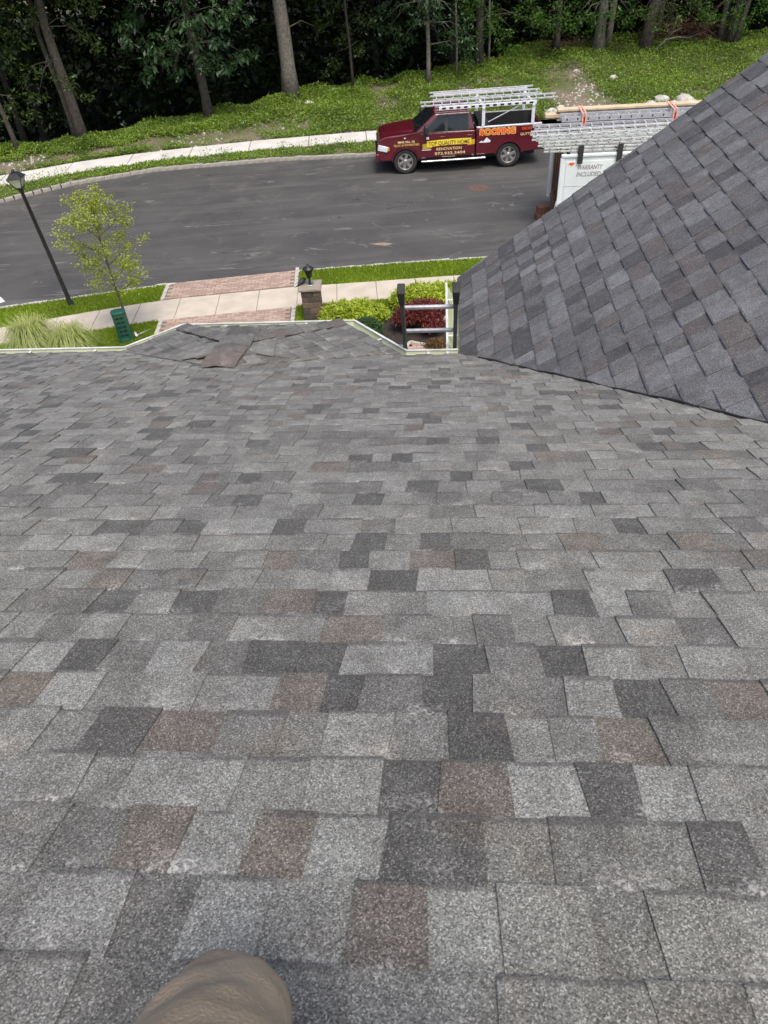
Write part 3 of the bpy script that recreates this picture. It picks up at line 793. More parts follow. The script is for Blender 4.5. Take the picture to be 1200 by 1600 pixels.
rc = cap_run(r1 + (r2-r1)*.02, r2 + (r2-r1)*.45, 4, .15, [tuple(np.array(Br)*(.95,.88,.85)), tuple(np.array(D)*(1.15,1.06,1.06)), sc(Mi,.72), sc(D,.95)], .036, .16)
for p_ in rc: shingle_mesh('cap_shingle', [p_], bay)
for tgt, cs in ((bB, [sc(Di,.7), sc(Mi,.8), sc(D,1.1), sc(Mi,.7)]), (bC, [sc(Mi,.8), sc(Di,.75), sc(Br,.85), sc(Mi,.65)])):
    for p_ in cap_run(r2, r2+(tgt-r2)*.96, 7, .075, cs, .022): shingle_mesh('cap_shingle', [p_], bay)
for tgt in (bB, bC):
    s_ = np.cross(tgt-r2, [0,0,1.]); s_ /= np.linalg.norm(s_)
    if s_ @ gv > 0: s_ = -s_
    pts = [r2+(tgt-r2)*(.1+.78*i/14)+s_*(.078+.006*math.sin(i*2.1))+np.array([0,0,.018+.006*math.sin(i*1.3)]) for i in range(15)]
    MB().tube(pts, .009, 5).build('cap_shadow_line', M_seal_shade, bay, True)  # black tube standing in for the shadow under the lifted cap edges

# loose, lifted shingles either side of the ridge
def flap(pix, tri, h, c):
    m_ = np.cross(tri[1]-tri[0], tri[2]-tri[0]); m_ /= np.linalg.norm(m_); m_ *= np.sign(m_[2])
    top = [on_plane(x, y, tri[0]+m_*(h if i < 2 else .014), m_) for i, (x, y) in enumerate(pix)]
    bot = [p-m_*.008 for p in top]; n = len(top)
    shingle_mesh('lifted_shingle', [(top+bot, [tuple(range(n)), tuple(range(2*n-1, n-1, -1))]+[(i, i+n, (i+1) % n+n, (i+1) % n) for i in range(n)], (*c, 0), [.1]*(2*n))], bay)
LF, RF, FF = (bA, bB, r2), (bD, bC, r2), (bB, bC, r2)
flap([(284,561),(338,552),(342,534),(300,540)], LF, .038, sc(PALETTE['light'],.85)); flap([(306,559),(336,553),(338,543),(312,546)], LF, .043, tuple(np.array(Br)*(1.05,.9,.85)))
flap([(400,551),(428,556),(430,535),(403,533)], RF, .034, sc(Mi,.95)); flap([(429,556),(453,559),(452,540),(431,537)], RF, .028, sc(Di,.95))
# ---- gutters
def gutter(p, q, out, o0=None, o1=None, hang=True):
    p = np.asarray(p, float); q = np.asarray(q, float); d = q-p; L = np.linalg.norm(d); d /= L
    out = np.asarray(out, float); out = out - d*(out @ d); out[2] = 0; out /= np.linalg.norm(out); z = np.array([0,0,1.])
    o0 = out if o0 is None else o0; o1 = out if o1 is None else o1
    prof = [(.0,.0),(.0,-.11),(.075,-.11),(.118,-.035),(.128,.0),(.122,.0),(.112,-.03),(.07,-.104),(.006,-.104),(.006,.0)]
    n = len(prof); base = -np.array([0,0,.022])
    V = [p+base+o0*a+z*b for a, b in prof]+[q+base+o1*a+z*b for a, b in prof]
    gt = MB().add(V, [(i, (i+1) % n, (i+1) % n+n, i+n) for i in range(n)]+[tuple(range(n-1,-1,-1)), tuple(range(n, 2*n))]).build('gutter', M_gutter, house)
    lip = [(.114,.0),(.114,.008),(.134,.008),(.134,.0)]
    V = [p+base+o0*a+z*b for a, b in lip]+[q+base+o1*a+z*b for a, b in lip]
    MB().add(V, [(i, (i+1) % 4, (i+1) % 4+4, i+4) for i in range(4)]+[(3,2,1,0),(4,5,6,7)]).build('lip', M_gutlip, gt)
    if hang:
        k = max(1, int(L/.62))
        for i in range(k):
            c = p+d*(L*(i+.5)/k)+base+np.array([0,0,-.012])
            a0, a1 = c-d*.011, c+d*.011
            MB().hexa([a0, a1, a1+out*.115, a0+out*.115], [a0+z*.006, a1+z*.006, a1+out*.115+z*.006, a0+out*.115+z*.006]).build('hanger', M_gutlip, gt)
eL0 = MP(-8.5, E_LEFT-.01); eA = MP(uv_of(bA)[0], E_LEFT-.01)
chain = [eL0, eA, bB, bC, MP(U_D+.01, E_RIGHT-.02), MP(vu0-.1, E_RIGHT-.02)]
outs = []
for a_, b_ in zip(chain[:-1], chain[1:]):
    d_ = (b_-a_)[:2]; d_ = d_/np.linalg.norm(d_); outs.append(np.array([-d_[1], d_[0], 0.0]))
mit = [outs[0]]
for a_, b_ in zip(outs[:-1], outs[1:]):
    m_ = (a_+b_); m_ /= np.linalg.norm(m_); mit.append(m_/(m_ @ a_))
mit.append(outs[-1])
for i in range(5): gutter(chain[i], chain[i+1], outs[i], mit[i], mit[i+1])
gutter(P2(.17, E2-.01)-np.array([0,0,.01]), P2(RAKE(E2)-.03, E2-.01)-np.array([0,0,.01]), -ev)
# walls below
def wall(p, q, zt, inset=.35):
    p = np.asarray(p, float); q = np.asarray(q, float); d = (q-p)/np.linalg.norm(q-p); s = np.cross(d, [0,0,1.]); s = -s if s @ gv > 0 else s
    a, b = p+s*inset, q+s*inset; MB().hexa([(*a[:2], 0), (*b[:2], 0), (*(b+s*.2)[:2], 0), (*(a+s*.2)[:2], 0)], [(*a[:2], zt), (*b[:2], zt), (*(b+s*.2)[:2], zt), (*(a+s*.2)[:2], zt)]).build('wall', M_siding, house)
wall(eL0, eA, float(eA[2])-.15); wall(bB-gv*.1, bC-gv*.1, float(bB[2])-.15, .25); wall(MP(U_D-.2, E_RIGHT), MP(.5, E_RIGHT), float(MP(0, E_RIGHT)[2])-.16)
gw0 = P2(RAKE(E2)-.35, -.15); wall(gw0, gw0+ev*3.9, float(gw0[2])-.16, 0.0)
# ================================================================== THINGS
def text(name, body, size, m, parent, loc, width=None, shear=0.0, bold=0.0, rot=(math.pi/2, 0, 0)):
    cu = bpy.data.curves.new(name, 'FONT'); cu.body = body; cu.size = size; cu.shear = shear; cu.extrude = .0015; cu.offset = bold
    cu.align_x = 'LEFT'; cu.resolution_u = 3
    tmp = bpy.data.objects.new('tmp', cu); COL.objects.link(tmp)
    dg = bpy.context.evaluated_depsgraph_get(); me = bpy.data.meshes.new_from_object(tmp.evaluated_get(dg))
    bpy.data.objects.remove(tmp); me.materials.clear(); me.materials.append(m); me.name = name
    if width:
        xs = [v.co.x for v in me.vertices]; k = width/(max(xs)-min(xs)); x0 = min(xs)
        for v in me.vertices: v.co.x = (v.co.x-x0)*k
    o = bpy.data.objects.new(name, me); COL.objects.link(o); o.parent = parent; o.location = loc; o.rotation_euler = rot
    return o
def arch(c, z0, r, n=12, rev=False):
    """points of a wheel arch over centre c, from the front (smaller u) to the rear"""
    a0 = math.asin(max(-1, (z0-.42)/r)); pts = []
    for i in range(n+1):
        a = math.pi-a0 - (math.pi-2*a0)*i/n; pts.append((c+r*math.cos(a), .42+r*math.sin(a)))
    return pts

# ------------------------------------------------------------------ ladders
def make_ladder(name, length, width, rail_h, rail_t, label, m_rail, m_rung, group=None, pitch=.305, holes=True, cap=None, rung_h=.03, first=None):
    """lies along local +X, rails at y = 0 and y = width, thickness in z"""
    root = tag(empty(name), label, 'ladder', group)
    for y0 in (0, width-rail_t):
        r = MB().box(0, length, y0, y0+rail_t, 0, rail_h).build('rail', m_rail, root, bevel=.004, seg=1)
        if holes and y0 == 0:
            x = pitch*.5
            hb = MB()
            while x < length:
                hb.box(x-.018, x+.018, -.003, .0, rail_h*.3, rail_h*.7); x += pitch
            hb.build('rung_end', M_hole, r)
    x = pitch*.5 if first is None else first
    while x < length-.05:
        MB().box(x-rung_h/2, x+rung_h/2, rail_t, width-rail_t, rail_h*.5-.014, rail_h*.5+.014).build('rung', m_rung, root, bevel=.006, seg=1)
        x += pitch
    if cap:
        for y0 in (0, width-rail_t):
            MB().hexa([(length-.15,y0-.006,-.012),(length+.01,y0-.016,-.018),(length+.01,y0+rail_t+.016,-.018),(length-.15,y0+rail_t+.006,-.012)],
                      [(length-.15,y0-.006,rail_h+.012),(length+.01,y0-.016,rail_h+.018),(length+.01,y0+rail_t+.016,rail_h+.018),(length-.15,y0+rail_t+.006,rail_h+.012)]).build('rubber_cap', cap, root, bevel=.01)
    return root
def orient(o, origin, xdir, ydir):
    x = Vector(xdir).normalized(); y = Vector(ydir); y = (y - x*y.dot(x)).normalized(); z = x.cross(y)
    o.matrix_world = Matrix(((x.x,y.x,z.x,origin[0]),(x.y,y.y,z.y,origin[1]),(x.z,y.z,z.z,origin[2]),(0,0,0,1)))
# the ladder standing at the eave
LW = .47
eu0 = uv_of(on_plane(630, 553, P0, nm))[0]
lp = MP(eu0, E_RIGHT) + gv*.15 + np.array([0,0,.0])
ldir = np.array([0,0,1.])*math.sin(math.radians(66)) - gv*math.cos(math.radians(66))
foot_t = (float(lp[2])-.1)/ldir[2]
lt = {}
for t_ in np.arange(0, 1.2, .005):
    y_ = proj(lp+ldir*t_)[1]
    for k_ in (458, 523):
        if y_ <= k_ and k_ not in lt: lt[k_] = float(t_)
print('ladder', lt)
length = foot_t + lt[458]
RUNG0 = (foot_t + lt[523]) % .305
lad = make_ladder('extension_ladder', length, LW, .075, .032, 'extension ladder with black rubber rail caps standing against the eave gutter',
                  pm('ladder_rail_grey', (.06,.06,.065), (.045,.045,.05), 10, .5), M_alud, None, .305, False, M_rubber, .036, RUNG0)
orient(lad, lp - ldir*foot_t, ldir, ev)

# ------------------------------------------------------------------ pickup truck
wa, wb = G(634,271), G(792,260)
yaw = math.atan2(wb[1]-wa[1], wb[0]-wa[0]); yaw = max(-.05, min(.05, yaw))
tr = empty('pickup_truck', (wa[0]-1.0*math.cos(yaw)+.12*math.sin(yaw), wa[1]-.12-1.0*math.sin(yaw), 0), yaw)
tag(tr, 'maroon crew cab pickup truck lettered for roofing, parked at the far kerb', 'pickup truck')
WID = 2.0
def inset_mesh(o, fn):
    for v in o.data.vertices:
        d = fn(v.co.x, v.co.z); v.co.y = v.co.y + d if v.co.y < WID/2 else v.co.y - d
Z0 = .50
front_prof = [(.10,Z0-.02)] + [(.45,Z0)] + arch(1.0, Z0, .50) + [(3.56,Z0),(3.56,1.36),(1.42,1.38),(1.30,1.375),(.75,1.345),(.28,1.29),(.10,1.22),(.02,1.08),(-.01,.72),(.03,.58)]
body = MB().prism(front_prof, 0, WID).build('body', M_maroon, tr, bevel=.05, seg=3)
inset_mesh(body, lambda x, z: (.07 if z > 1.1 and x < 1.35 else 0)+(.10*max(0, (.5-x)/.5)**1.5 if x < .5 else 0))
# hood bulge
MB().hexa([(.22,.42,1.27),(1.33,.36,1.37),(1.33,WID-.36,1.37),(.22,WID-.42,1.27)], [(.34,.55,1.32),(1.3,.5,1.425),(1.3,WID-.5,1.425),(.34,WID-.55,1.32)]).build('hood_bulge', M_maroon, tr, bevel=.03, seg=3)
# bed
BH = 1.42
bed_prof = [(3.60,Z0+.02)] + arch(4.8, Z0+.02, .50) + [(5.95,Z0+.06),(6.0,.8),(5.98,BH),(3.60,BH)]
for nme, y0, y1 in (('bed_side', 0, .1), ('bed_side', WID-.1, WID)):
    MB().prism(bed_prof, y0, y1).build(nme, M_maroon, tr, bevel=.03, seg=2)
    MB().box(3.61, 5.96, y0-.004, y1+.004, BH+.001, BH+.03).build('bed_rail', M_rack if y0 == 0 else M_alud, tr, bevel=.008)
MB().box(5.9, 5.985, .1, WID-.1, .72, BH).build('tailgate', M_maroon, tr, bevel=.02)
MB().box(3.60, 3.64, .1, WID-.1, .72, BH).build('bed_front', M_blackpl, tr)
MB().box(3.64, 5.9, .1, WID-.1, .74, .78).build('bed_floor', M_blackpl, tr)
MB().box(3.64, 5.9, .1, .115, .78, BH).build('bed_liner', M_blackpl, tr)
MB().box(3.64, 5.9, WID-.115, WID-.1, .78, BH).build('bed_liner', M_blackpl, tr)
MB().box(.5, 5.8, .3, WID-.3, .35, .7).build('underbody', M_blackpl, tr)
for c in (1.0, 4.8): MB().box(c-.49, c+.49, .24, WID-.24, .36, .9).build('wheel_well', M_blackpl, tr)
MB().box(5.98, 6.12, .12, WID-.12, .52, .72).build('rear_bumper', M_maroon, tr, bevel=.03)
MB().box(-.08, .06, .10, WID-.10, .46, .74).build('front_bumper', M_maroon, tr, bevel=.04)
MB().box(-.012, .05, .42, WID-.42, .76, 1.1).build('grille', M_blackpl, tr, bevel=.01)
for s, y0 in ((0, .0), (1, WID)):
    sg = 1 if s == 0 else -1
    h = MB().hexa([(-.005,y0+sg*.1,.86),(.34,y0-sg*.006,.80),(.34,y0+sg*.12,.80),(-.005,y0+sg*.38,.86)], [(.03,y0+sg*.11,1.06),(.40,y0+sg*.0,.97),(.40,y0+sg*.12,.97),(.03,y0+sg*.38,1.06)]).build('headlight', M_lampw, tr, bevel=.02)
    MB().box(.36, .43, y0-.008 if s == 0 else y0-.03, y0+.03 if s == 0 else y0+.008, .85, .97).build('marker_lens', M_amber, h, bevel=.01)
    MB().box(5.93, 6.005, y0-.006 if s == 0 else y0-.05, y0+.05 if s == 0 else y0+.006, .92, 1.32).build('tail_light', M_red, tr, bevel=.01)
# cab
ZB, ZR = 1.35, 1.945
cab = MB().hexa([(1.36,.03,ZB),(3.56,.03,ZB),(3.56,WID-.03,ZB),(1.36,WID-.03,ZB)], [(2.12,.20,ZR),(3.40,.20,ZR),(3.40,WID-.20,ZR),(2.12,WID-.20,ZR)]).build('cab', M_maroon, tr, bevel=.07, seg=3)
def cs(u, z, e=.006): return .03+.17*(z-ZB)/(ZR-ZB)-e
def pane(name, pts, m, par, near=True, e=.006, th=.012):
    a = [(u, cs(u, z, e) if near else WID-cs(u, z, e), z) for u, z in pts]
    b = [(u, y+(th if near else -th), z) for u, y, z in a]; n = len(a)
    return MB().add(a+b, [tuple(range(n)), tuple(range(2*n-1, n-1, -1))]+[(i, i+n, (i+1) % n+n, (i+1) % n) for i in range(n)]).build(name, m, par)
for near in (True, False):
    pane('window_surround', [(1.60,1.375),(3.36,1.375),(3.30,1.88),(2.22,1.88)], M_blackpl, cab, near, .004)
    pane('window', [(1.74,1.40),(2.46,1.40),(2.46,1.855),(2.27,1.855)], M_glass, cab, near, .009)
    pane('window', [(2.58,1.40),(3.30,1.40),(3.25,1.855),(2.58,1.855)], M_glass, cab, near, .009)
def wsh(u, e): return u
k = (ZR-ZB); 
def fp(t, y): return (1.36+.76*t-.012, y, ZB+k*t+.008)
MB().add([fp(.06,.13), fp(.06,WID-.13), fp(.92,WID-.24), fp(.92,.24)]+[(x+.02, y, z-.02) for x, y, z in (fp(.06,.13), fp(.06,WID-.13), fp(.92,WID-.24), fp(.92,.24))],
         [(0,1,2,3),(7,6,5,4),(0,4,5,1),(1,5,6,2),(2,6,7,3),(3,7,4,0)]).build('windshield', M_glass, cab)
MB().add([(3.565-.0,.28,1.42),(3.565,WID-.28,1.42),(3.435,WID-.36,1.86),(3.435,.36,1.86)], [(0,1,2,3)]).build('rear_window', M_glass, cab)
# doors, handles, mirrors, running board, flares
for u0, u1 in ((1.56,2.52),(2.55,3.53)):
    for y0, y1 in ((-.010,.004),(WID-.004,WID+.010)):
        d = MB().box(u0, u1, y0, y1, .56, 1.345).build('door', M_maroon, tr, bevel=.006)
        ys = (y0-.016, y0) if y0 < 0 else (y1, y1+.016)
        MB().box(u1-.27, u1-.07, *ys, 1.19, 1.225).build('handle', M_maroon, d, bevel=.006)
for y0, y1 in ((-.26,-.03),(WID+.03,WID+.26)):
    m_ = MB().box(1.70, 1.86, y0, y1, 1.36, 1.66).build('mirror', M_blackpl, tr, bevel=.05, seg=3)
    MB().box(1.72, 1.80, *((-.05,.06) if y0 < 0 else (WID-.06,WID+.05)), 1.36, 1.42).build('mirror_arm', M_blackpl, m_)
for y0, y1 in ((-.12,.02),(WID-.02,WID+.12)):
    rb_ = MB().box(1.58, 3.95, y0, y1, .40, .46).build('running_board', M_chrome, tr, bevel=.02)
    for u0, u1 in ((1.75,2.35),(2.85,3.45)): MB().box(u0, u1, y0+.01, y1-.02, .46, .468).build('step_pad', M_blackpl, rb_)
for c in (1.0, 4.8):
    for y0, y1 in ((-.025,.05),(WID-.05,WID+.025)):
        a = arch(c, Z0, .52); b = arch(c, Z0, .475)
        fl = MB()
        for i in range(len(a)-1):
            fl.hexa([(b[i][0],y0,b[i][1]),(b[i+1][0],y0,b[i+1][1]),(b[i+1][0],y1,b[i+1][1]),(b[i][0],y1,b[i][1])], [(a[i][0],y0,a[i][1]),(a[i+1][0],y0,a[i+1][1]),(a[i+1][0],y1,a[i+1][1]),(a[i][0],y1,a[i][1])])
        fl.build('arch_lip', M_maroon, tr)
# wheels
def wheel(c, near):
    yc = .15 if near else WID-.15; sg = -1 if near else 1
    w = empty('wheel', (c, yc, .435)); w.parent = tr; w.scale = (1.06, 1.0, 1.06)
    def lat(prof, name, m):
        mb = MB().lathe(prof, 36); mb.v = [(x, -sg*0+sg*z, y) for x, y, z in mb.v]; return mb.build(name, m, w, True)
    lat([(.25,-.13),(.37,-.135),(.405,-.11),(.41,-.05),(.41,.05),(.405,.10),(.37,.13),(.275,.135),(.262,.11)], 'tyre', M_rubber)
    lat([(.262,.095),(.268,.125),(.245,.125),(.225,.06)], 'rim', M_rim)
    lat([(.235,.02),(.235,.055)], 'brake_shadow', M_blackpl)
    lat([(.075,.03),(.075,.12),(.055,.135)], 'hub', M_rim)
    for i in range(6):
        a = 2*math.pi*i/6+.3; ca, sa = math.cos(a), math.sin(a); pts = []
        for r_, hw in ((.05,.045),(.245,.052)):
            for t in (-hw, hw): pts.append((ca*r_-sa*t, sa*r_+ca*t))
        q = [pts[0], pts[1], pts[3], pts[2]]
        MB().add([(x, sg*.115, z) for x, z in q]+[(x, sg*.06, z) for x, z in q], [(0,1,2,3),(7,6,5,4),(0,4,5,1),(1,5,6,2),(2,6,7,3),(3,7,4,0)]).build('spoke', M_rim, w, bevel=.008)
for c in (1.0, 4.8):
    for nr in (True, False): wheel(c, nr)
# bed load and rack
MB().hexa([(3.68,.14,1.0),(4.15,.14,1.0),(4.15,WID-.5,1.0),(3.68,WID-.5,1.0)], [(3.68,.14,1.62),(4.02,.14,1.62),(4.02,WID-.5,1.62),(3.68,WID-.5,1.62)]).build('tool_box', M_blackpl, tr, bevel=.02)
sp = MB().lathe([(.2,0),(.36,.01),(.38,.08),(.38,.18),(.35,.24),(.2,.25)], 28, (4.75,1.25,.78)).build('spare_tyre', M_rubber, tr, True)
RT_Z = 2.02
rack = MB()
for u in (3.84, 5.62):
    for y in (.05, WID-.05): MB().box(u-.055, u+.055, y-.045, y+.045, BH+.03, RT_Z).build('rack_post', M_rack, tr, bevel=.01)
    MB().box(u-.05, u+.05, -.02, WID+.02, RT_Z, RT_Z+.06).build('rack_bar', M_rack, tr, bevel=.01)
for y in (.03, WID-.03): 
    rl = MB().box(2.25, 5.72, y-.035, y+.035, RT_Z+.061, RT_Z+.17).build('rack_rail', M_rack, tr, bevel=.008)
    if y < 1:
        for i in range(13): MB().box(2.36+i*.258, 2.36+i*.258+.13, y-.039, y-.034, RT_Z+.085, RT_Z+.145).build('rail_slot', M_hole, rl)
for y in (.5, 1.0, 1.5): pass
MB().tube([(4.25,WID-.3,1.15),(5.4,WID-.25,1.62)], .02, 8).build('pole', M_alu, tr)
# lettering
yl = -.0125
pts = [(1.60,.93)]+[(1.86+.05*i, 1.035+.03*math.sin(i/30*math.pi)+.0012*i) for i in range(31)]
n_ = 20; u0, u1 = 1.78, 3.50
def ribbon(name, ua, ub, za, h, sag, m, y):
    V = []; n = 16
    for i in range(n+1):
        t = i/n; u = ua+(ub-ua)*t; z = za+sag*math.sin(t*math.pi)+.02*t; V += [(u, y, z), (u, y, z+h)]
    mb = MB().add(V, [(2*i, 2*i+2, 2*i+3, 2*i+1) for i in range(n)]); return mb.build(name, m, tr)
ribbon('banner_tail', 1.64, 1.98, .84, .17, 0.0, M_yellowd, yl-.001); ribbon('banner_tail', 3.28, 3.545, .88, .17, 0.0, M_yellowd, yl-.001)
ribbon('banner', 1.80, 3.42, .90, .20, .02, M_yellow, yl-.003)
text('banner_lettering', 'TOP QUALITY HOME', .185, M_txtdark, tr, (1.86, yl-.005, .945), 1.5, 0, .002)
text('door_lettering', 'RENOVATION', .13, M_txtgold, tr, (2.15, yl-.002, .765), .92, 0, .001)
text('phone_lettering', '973.932.3404', .13, M_txtgold, tr, (2.08, yl-.002, .61), 1.12, 0, .001)
text('bed_lettering_outline', 'ROOFING', .27, M_txtout, tr, (3.71, -.004, 1.175), 1.32, 0, .028)
text('bed_lettering', 'ROOFING', .27, M_txtor, tr, (3.73, -.007, 1.175), 1.28, 0, .010)
text('trade_lettering', 'DECKS', .12, M_txtor, tr, (5.25, -.004, 1.265), .36, 0, .002)
text('trade_lettering', 'GUTTERS', .12, M_txtgold, tr, (5.2, -.004, 1.08), .55, 0, .001)
text('fender_lettering', 'MINE HILL, NJ', .10, M_txtgold, tr, (.75, .002, 1.085), .60, 0, .001).rotation_euler = (math.radians(82), 0, math.radians(0))
text('fender_lettering', 'NJ LIC #13VH08031600', .10, M_txtout, tr, (.60, -.006, .985), .92, 0, .0)
MB().add([(3.68,-.004,.93),(3.80,-.004,.99),(3.84,-.004,.95),(3.98,-.004,1.09),(4.13,-.004,.97),(4.10,-.004,.92),(3.9,-.004,.92)], [(0,1,2,3,4,5,6)]).build('house_emblem', M_white, tr)
MB().box(1.78, 1.88, yl-.003, yl, 1.16, 1.24).build('door_sticker', M_white, tr)
MB().box(.98, 1.26, .055, .075, 1.185, 1.245).build('hood_badge', M_white, tr, bevel=.01)
MB().box(1.62, 1.95, yl-.003, yl, .795, .82).build('door_badge', M_white, tr)
# roof ornament, antenna
MB().box(2.2, 3.3, .45, .50, ZR, ZR+.03).build('roof_rib', M_maroon, cab, bevel=.01); MB().box(2.2, 3.3, WID-.5, WID-.45, ZR, ZR+.03).build('roof_rib', M_maroon, cab, bevel=.01)
MB().box(-.002, .0, .7, 1.3, .52, .64).build('front_plate', M_white, tr)

def tw(u, y, z):      # truck coordinates to world
    c, s = math.cos(yaw), math.sin(yaw); L = tr.location
    return (L.x+u*c-y*s, L.y+u*s+y*c, z)
cy, sy = math.cos(yaw), math.sin(yaw)
specs = [(1.62, .10, RT_Z+.175, 4.85, 'lowest aluminium ladder on the pickup roof rack, reaching past its rear post'),
         (2.1, .86, RT_Z+.175, 3.95, 'aluminium ladder lying in the middle of the pickup roof rack'),
         (2.05, 1.40, RT_Z+.175, 3.85, 'aluminium ladder along the woods side of the pickup roof rack')]
for u, y, z, L, lab in specs:
    o = make_ladder('aluminium_ladder', L, .44, .055, .026, lab, M_alu, M_alu, 'ladders on the pickup rack')
    orient(o, tw(u, y, z), (cy, sy, .0), (-sy, cy, 0.06))

# ------------------------------------------------------------------ white trailer
ty = math.radians(-5)
tc = G(867, 366)
tl = empty('dump_trailer', (tc[0], tc[1], 0), ty); tag(tl, 'white high-sided trailer reading WARRANTY INCLUDED parked in the street', 'trailer')
TH, TW, TLN = 2.20, 2.0, 4.8
MB().box(0, TLN, 0, .05, .5, TH).build('side_panel', M_trailer, tl, bevel=.01)
MB().box(0, TLN, TW-.05, TW, .5, TH).build('side_panel', M_trailer, tl, bevel=.01)
MB().box(TLN-.05, TLN, .05, TW-.05, .5, TH).build('end_panel', M_trailer, tl)
MB().box(.10, .16, .05, TW-.05, .5, TH-.12).build('rusty_gate', M_rust, tl)
for i in range(5): MB().box(.06, .10, .1+.42*i, .16+.42*i, .5, TH-.14).build('gate_rib', M_rust, tl)
MB().box(.05, TLN-.05, .05, TW-.05, .5, .56).build('floor', M_rust, tl)
for y0 in (-.02, TW-.06):
    MB().box(-.05, .06, y0, y0+.08, .45, TH).build('corner_post', M_trailer, tl, bevel=.015)
MB().box(-.04, TLN, -.035, .06, TH, TH+.10).build('top_rim', M_trailer, tl, bevel=.03, seg=3)
MB().box(-.04, TLN, TW-.06, TW+.035, TH, TH+.10).build('top_rim', M_trailer, tl, bevel=.03, seg=3)
MB().box(.12, TLN-.1, -.014, -.002, .62, TH-.10).build('raised_panel', M_trailer, tl, bevel=.006)
MB().box(.12, TLN-.1, -.018, -.0145, 1.40, 1.412).build('panel_seam', M_alud, tl)
for i in range(3): MB().box(.5+i*1.3, .512+i*1.3, -.018, -.0145, .62, TH-.1).build('panel_seam', M_trailer, tl)
text('side_lettering', 'WARRANTY', .17, M_trtext, tl, (.46, -.0175, 1.87), .72, .25, .003)
text('side_lettering', 'INCLUDED', .17, M_trtext, tl, (.44, -.0175, 1.68), .70, .25, .003)
MB().add([(.17,-.018,2.01),(.23,-.018,2.07),(.33,-.018,2.07),(.37,-.018,2.04),(.30,-.018,1.99),(.24,-.018,1.97),(.25,-.018,2.01)], [tuple(range(7))]).build('red_emblem', M_txtor, tl)
for u in (1.9, 2.9):
    for y in (.12, TW-.12):
        w = MB().lathe([(.15,-.1),(.33,-.11),(.36,-.06),(.36,.06),(.33,.11),(.15,.1)], 24); w.v = [(u+x, y+z, .36+yy) for x, yy, z in w.v]; w.build('wheel', M_rubber, tl, True)
MB().box(-.02, .1, .15, .45, .35, .95).build('jack_leg', M_blackpl, tl, bevel=.02); MB().box(-.04, .02, .75, 1.25, .45, .85).build('latch_plate', M_rust, tl)
MB().tube([(-.05,.02,1.0),(-.1,-.04,.8),(-.06,-.05,.62),(.02,-.03,.5)], .012, 6).build('cable', M_alud, tl, True)
for u in (.12, 2.3, 4.4):
    MB().box(u, u+.08, -.02, TW+.02, TH+.101, TH+.16).build('cross_bar', M_blackpl, tl)
for u in (.3, 2.2, 4.2):
    MB().box(u, u+.08, .56, TW+.02, TH+.48, TH+.535).build('load_bar', M_blackpl, tl)
    for y in (.56, TW-.06): MB().box(u, u+.08, y, y+.08, TH+.161, TH+.48).build('load_post', M_blackpl, tl)
for u in (.42, 1.52):
    MB().box(u, u+.15, -.075, -.042, TH-.16, TH+.34).build('bracket', M_blackpl, tl, bevel=.01)
    MB().box(u, u+.15, -.042, .3, TH+.102, TH+.15).build('bracket_arm', M_blackpl, tl)
def qw(u, y, z):
    c, s = math.cos(ty), math.sin(ty); return (tc[0]+u*c-y*s, tc[1]+u*s+y*c, z)
zt = TH+.165; c5, s5 = math.cos(ty), math.sin(ty)
names = ['bottom', 'second', 'third', 'fourth', 'fifth', 'top']
for i in range(6):
    o = make_ladder('aluminium_ladder', 5.2-.08*i, .45, .050, .028, '%s ladder of the tall stack on the near rim of the white trailer' % names[i], M_alu, M_alu, 'ladders on the white trailer')
    tilt = .04
    orient(o, qw(-.55-.09*i+.1*(i % 2), .0-.012*(i % 2)+.0*i, zt+i*.083), (c5, s5, .004*(i-2)), (-s5*math.cos(tilt), c5*math.cos(tilt), math.sin(tilt)))
o = make_ladder('aluminium_walk_plank', 5.4, .40, .14, .03, 'wide aluminium plank with riveted rails lying between ladders and lumber on the trailer', M_alud, M_alu, 'ladders on the white trailer')
o['category'] = 'plank'; orient(o, qw(.05, 1.05, zt+.50), (c5, s5, .0), (-s5, c5, 0))
o = make_ladder('aluminium_ladder', 6.0, .42, .085, .028, 'flat ladder under the riveted plank, its end poking past the trailer', M_alud, M_alu, 'ladders on the white trailer')
orient(o, qw(-.78, .62, zt+.40), (c5, s5, .0), (-s5, c5, 0))
for i, (u, y, z, L, m, lab) in enumerate(((.0, 1.62, .10, 5.4, M_woodg, 'grey weathered board at the bottom of the lumber on the trailer'), (-.35, 1.60, .20, 2.0, M_wood, 'short pine board whose end sticks out of the lumber pile'),
                                        (.05, 1.60, .30, 5.5, M_woodg, 'grey board in the middle of the lumber pile'), (.0, 1.58, .36, 5.6, M_wood, 'long fresh pine board on top of the lumber pile'))):
    b = MB().box(0, L, 0, .28, 0, .09 if i < 2 else .055).build('lumber_board', m, None, bevel=.005); tag(b, lab, 'board', 'lumber on the white trailer')
    orient(b, qw(u, y, zt+z+.29), (c5, s5, 0), (-s5, c5, 0))
for u in (.62, 3.2):
    st = empty('ratchet_strap', qw(u, 1.02, zt+.42), ty); tag(st, 'faded red ratchet strap %s' % ('over the plank and lumber beside the black bracket' if u < 1 else 'over the plank and lumber near the roof edge'), 'strap', 'straps on the trailer load')
    MB().box(0, .05, .02, .86, .292, .302).build('webbing', M_strap, st); MB().box(0, .05, -.01, .02, -.1, .302).build('webbing', M_strap, st)
    MB().box(.09, .13, .02, .86, .292, .302).build('webbing', M_strap, st); MB().box(.09, .13, -.01, .02, -.1, .302).build('webbing', M_strap, st)
    MB().box(.05, .09, -.02, .0, .05, .2).build('buckle', M_red, st)
bk = G(853, 343)
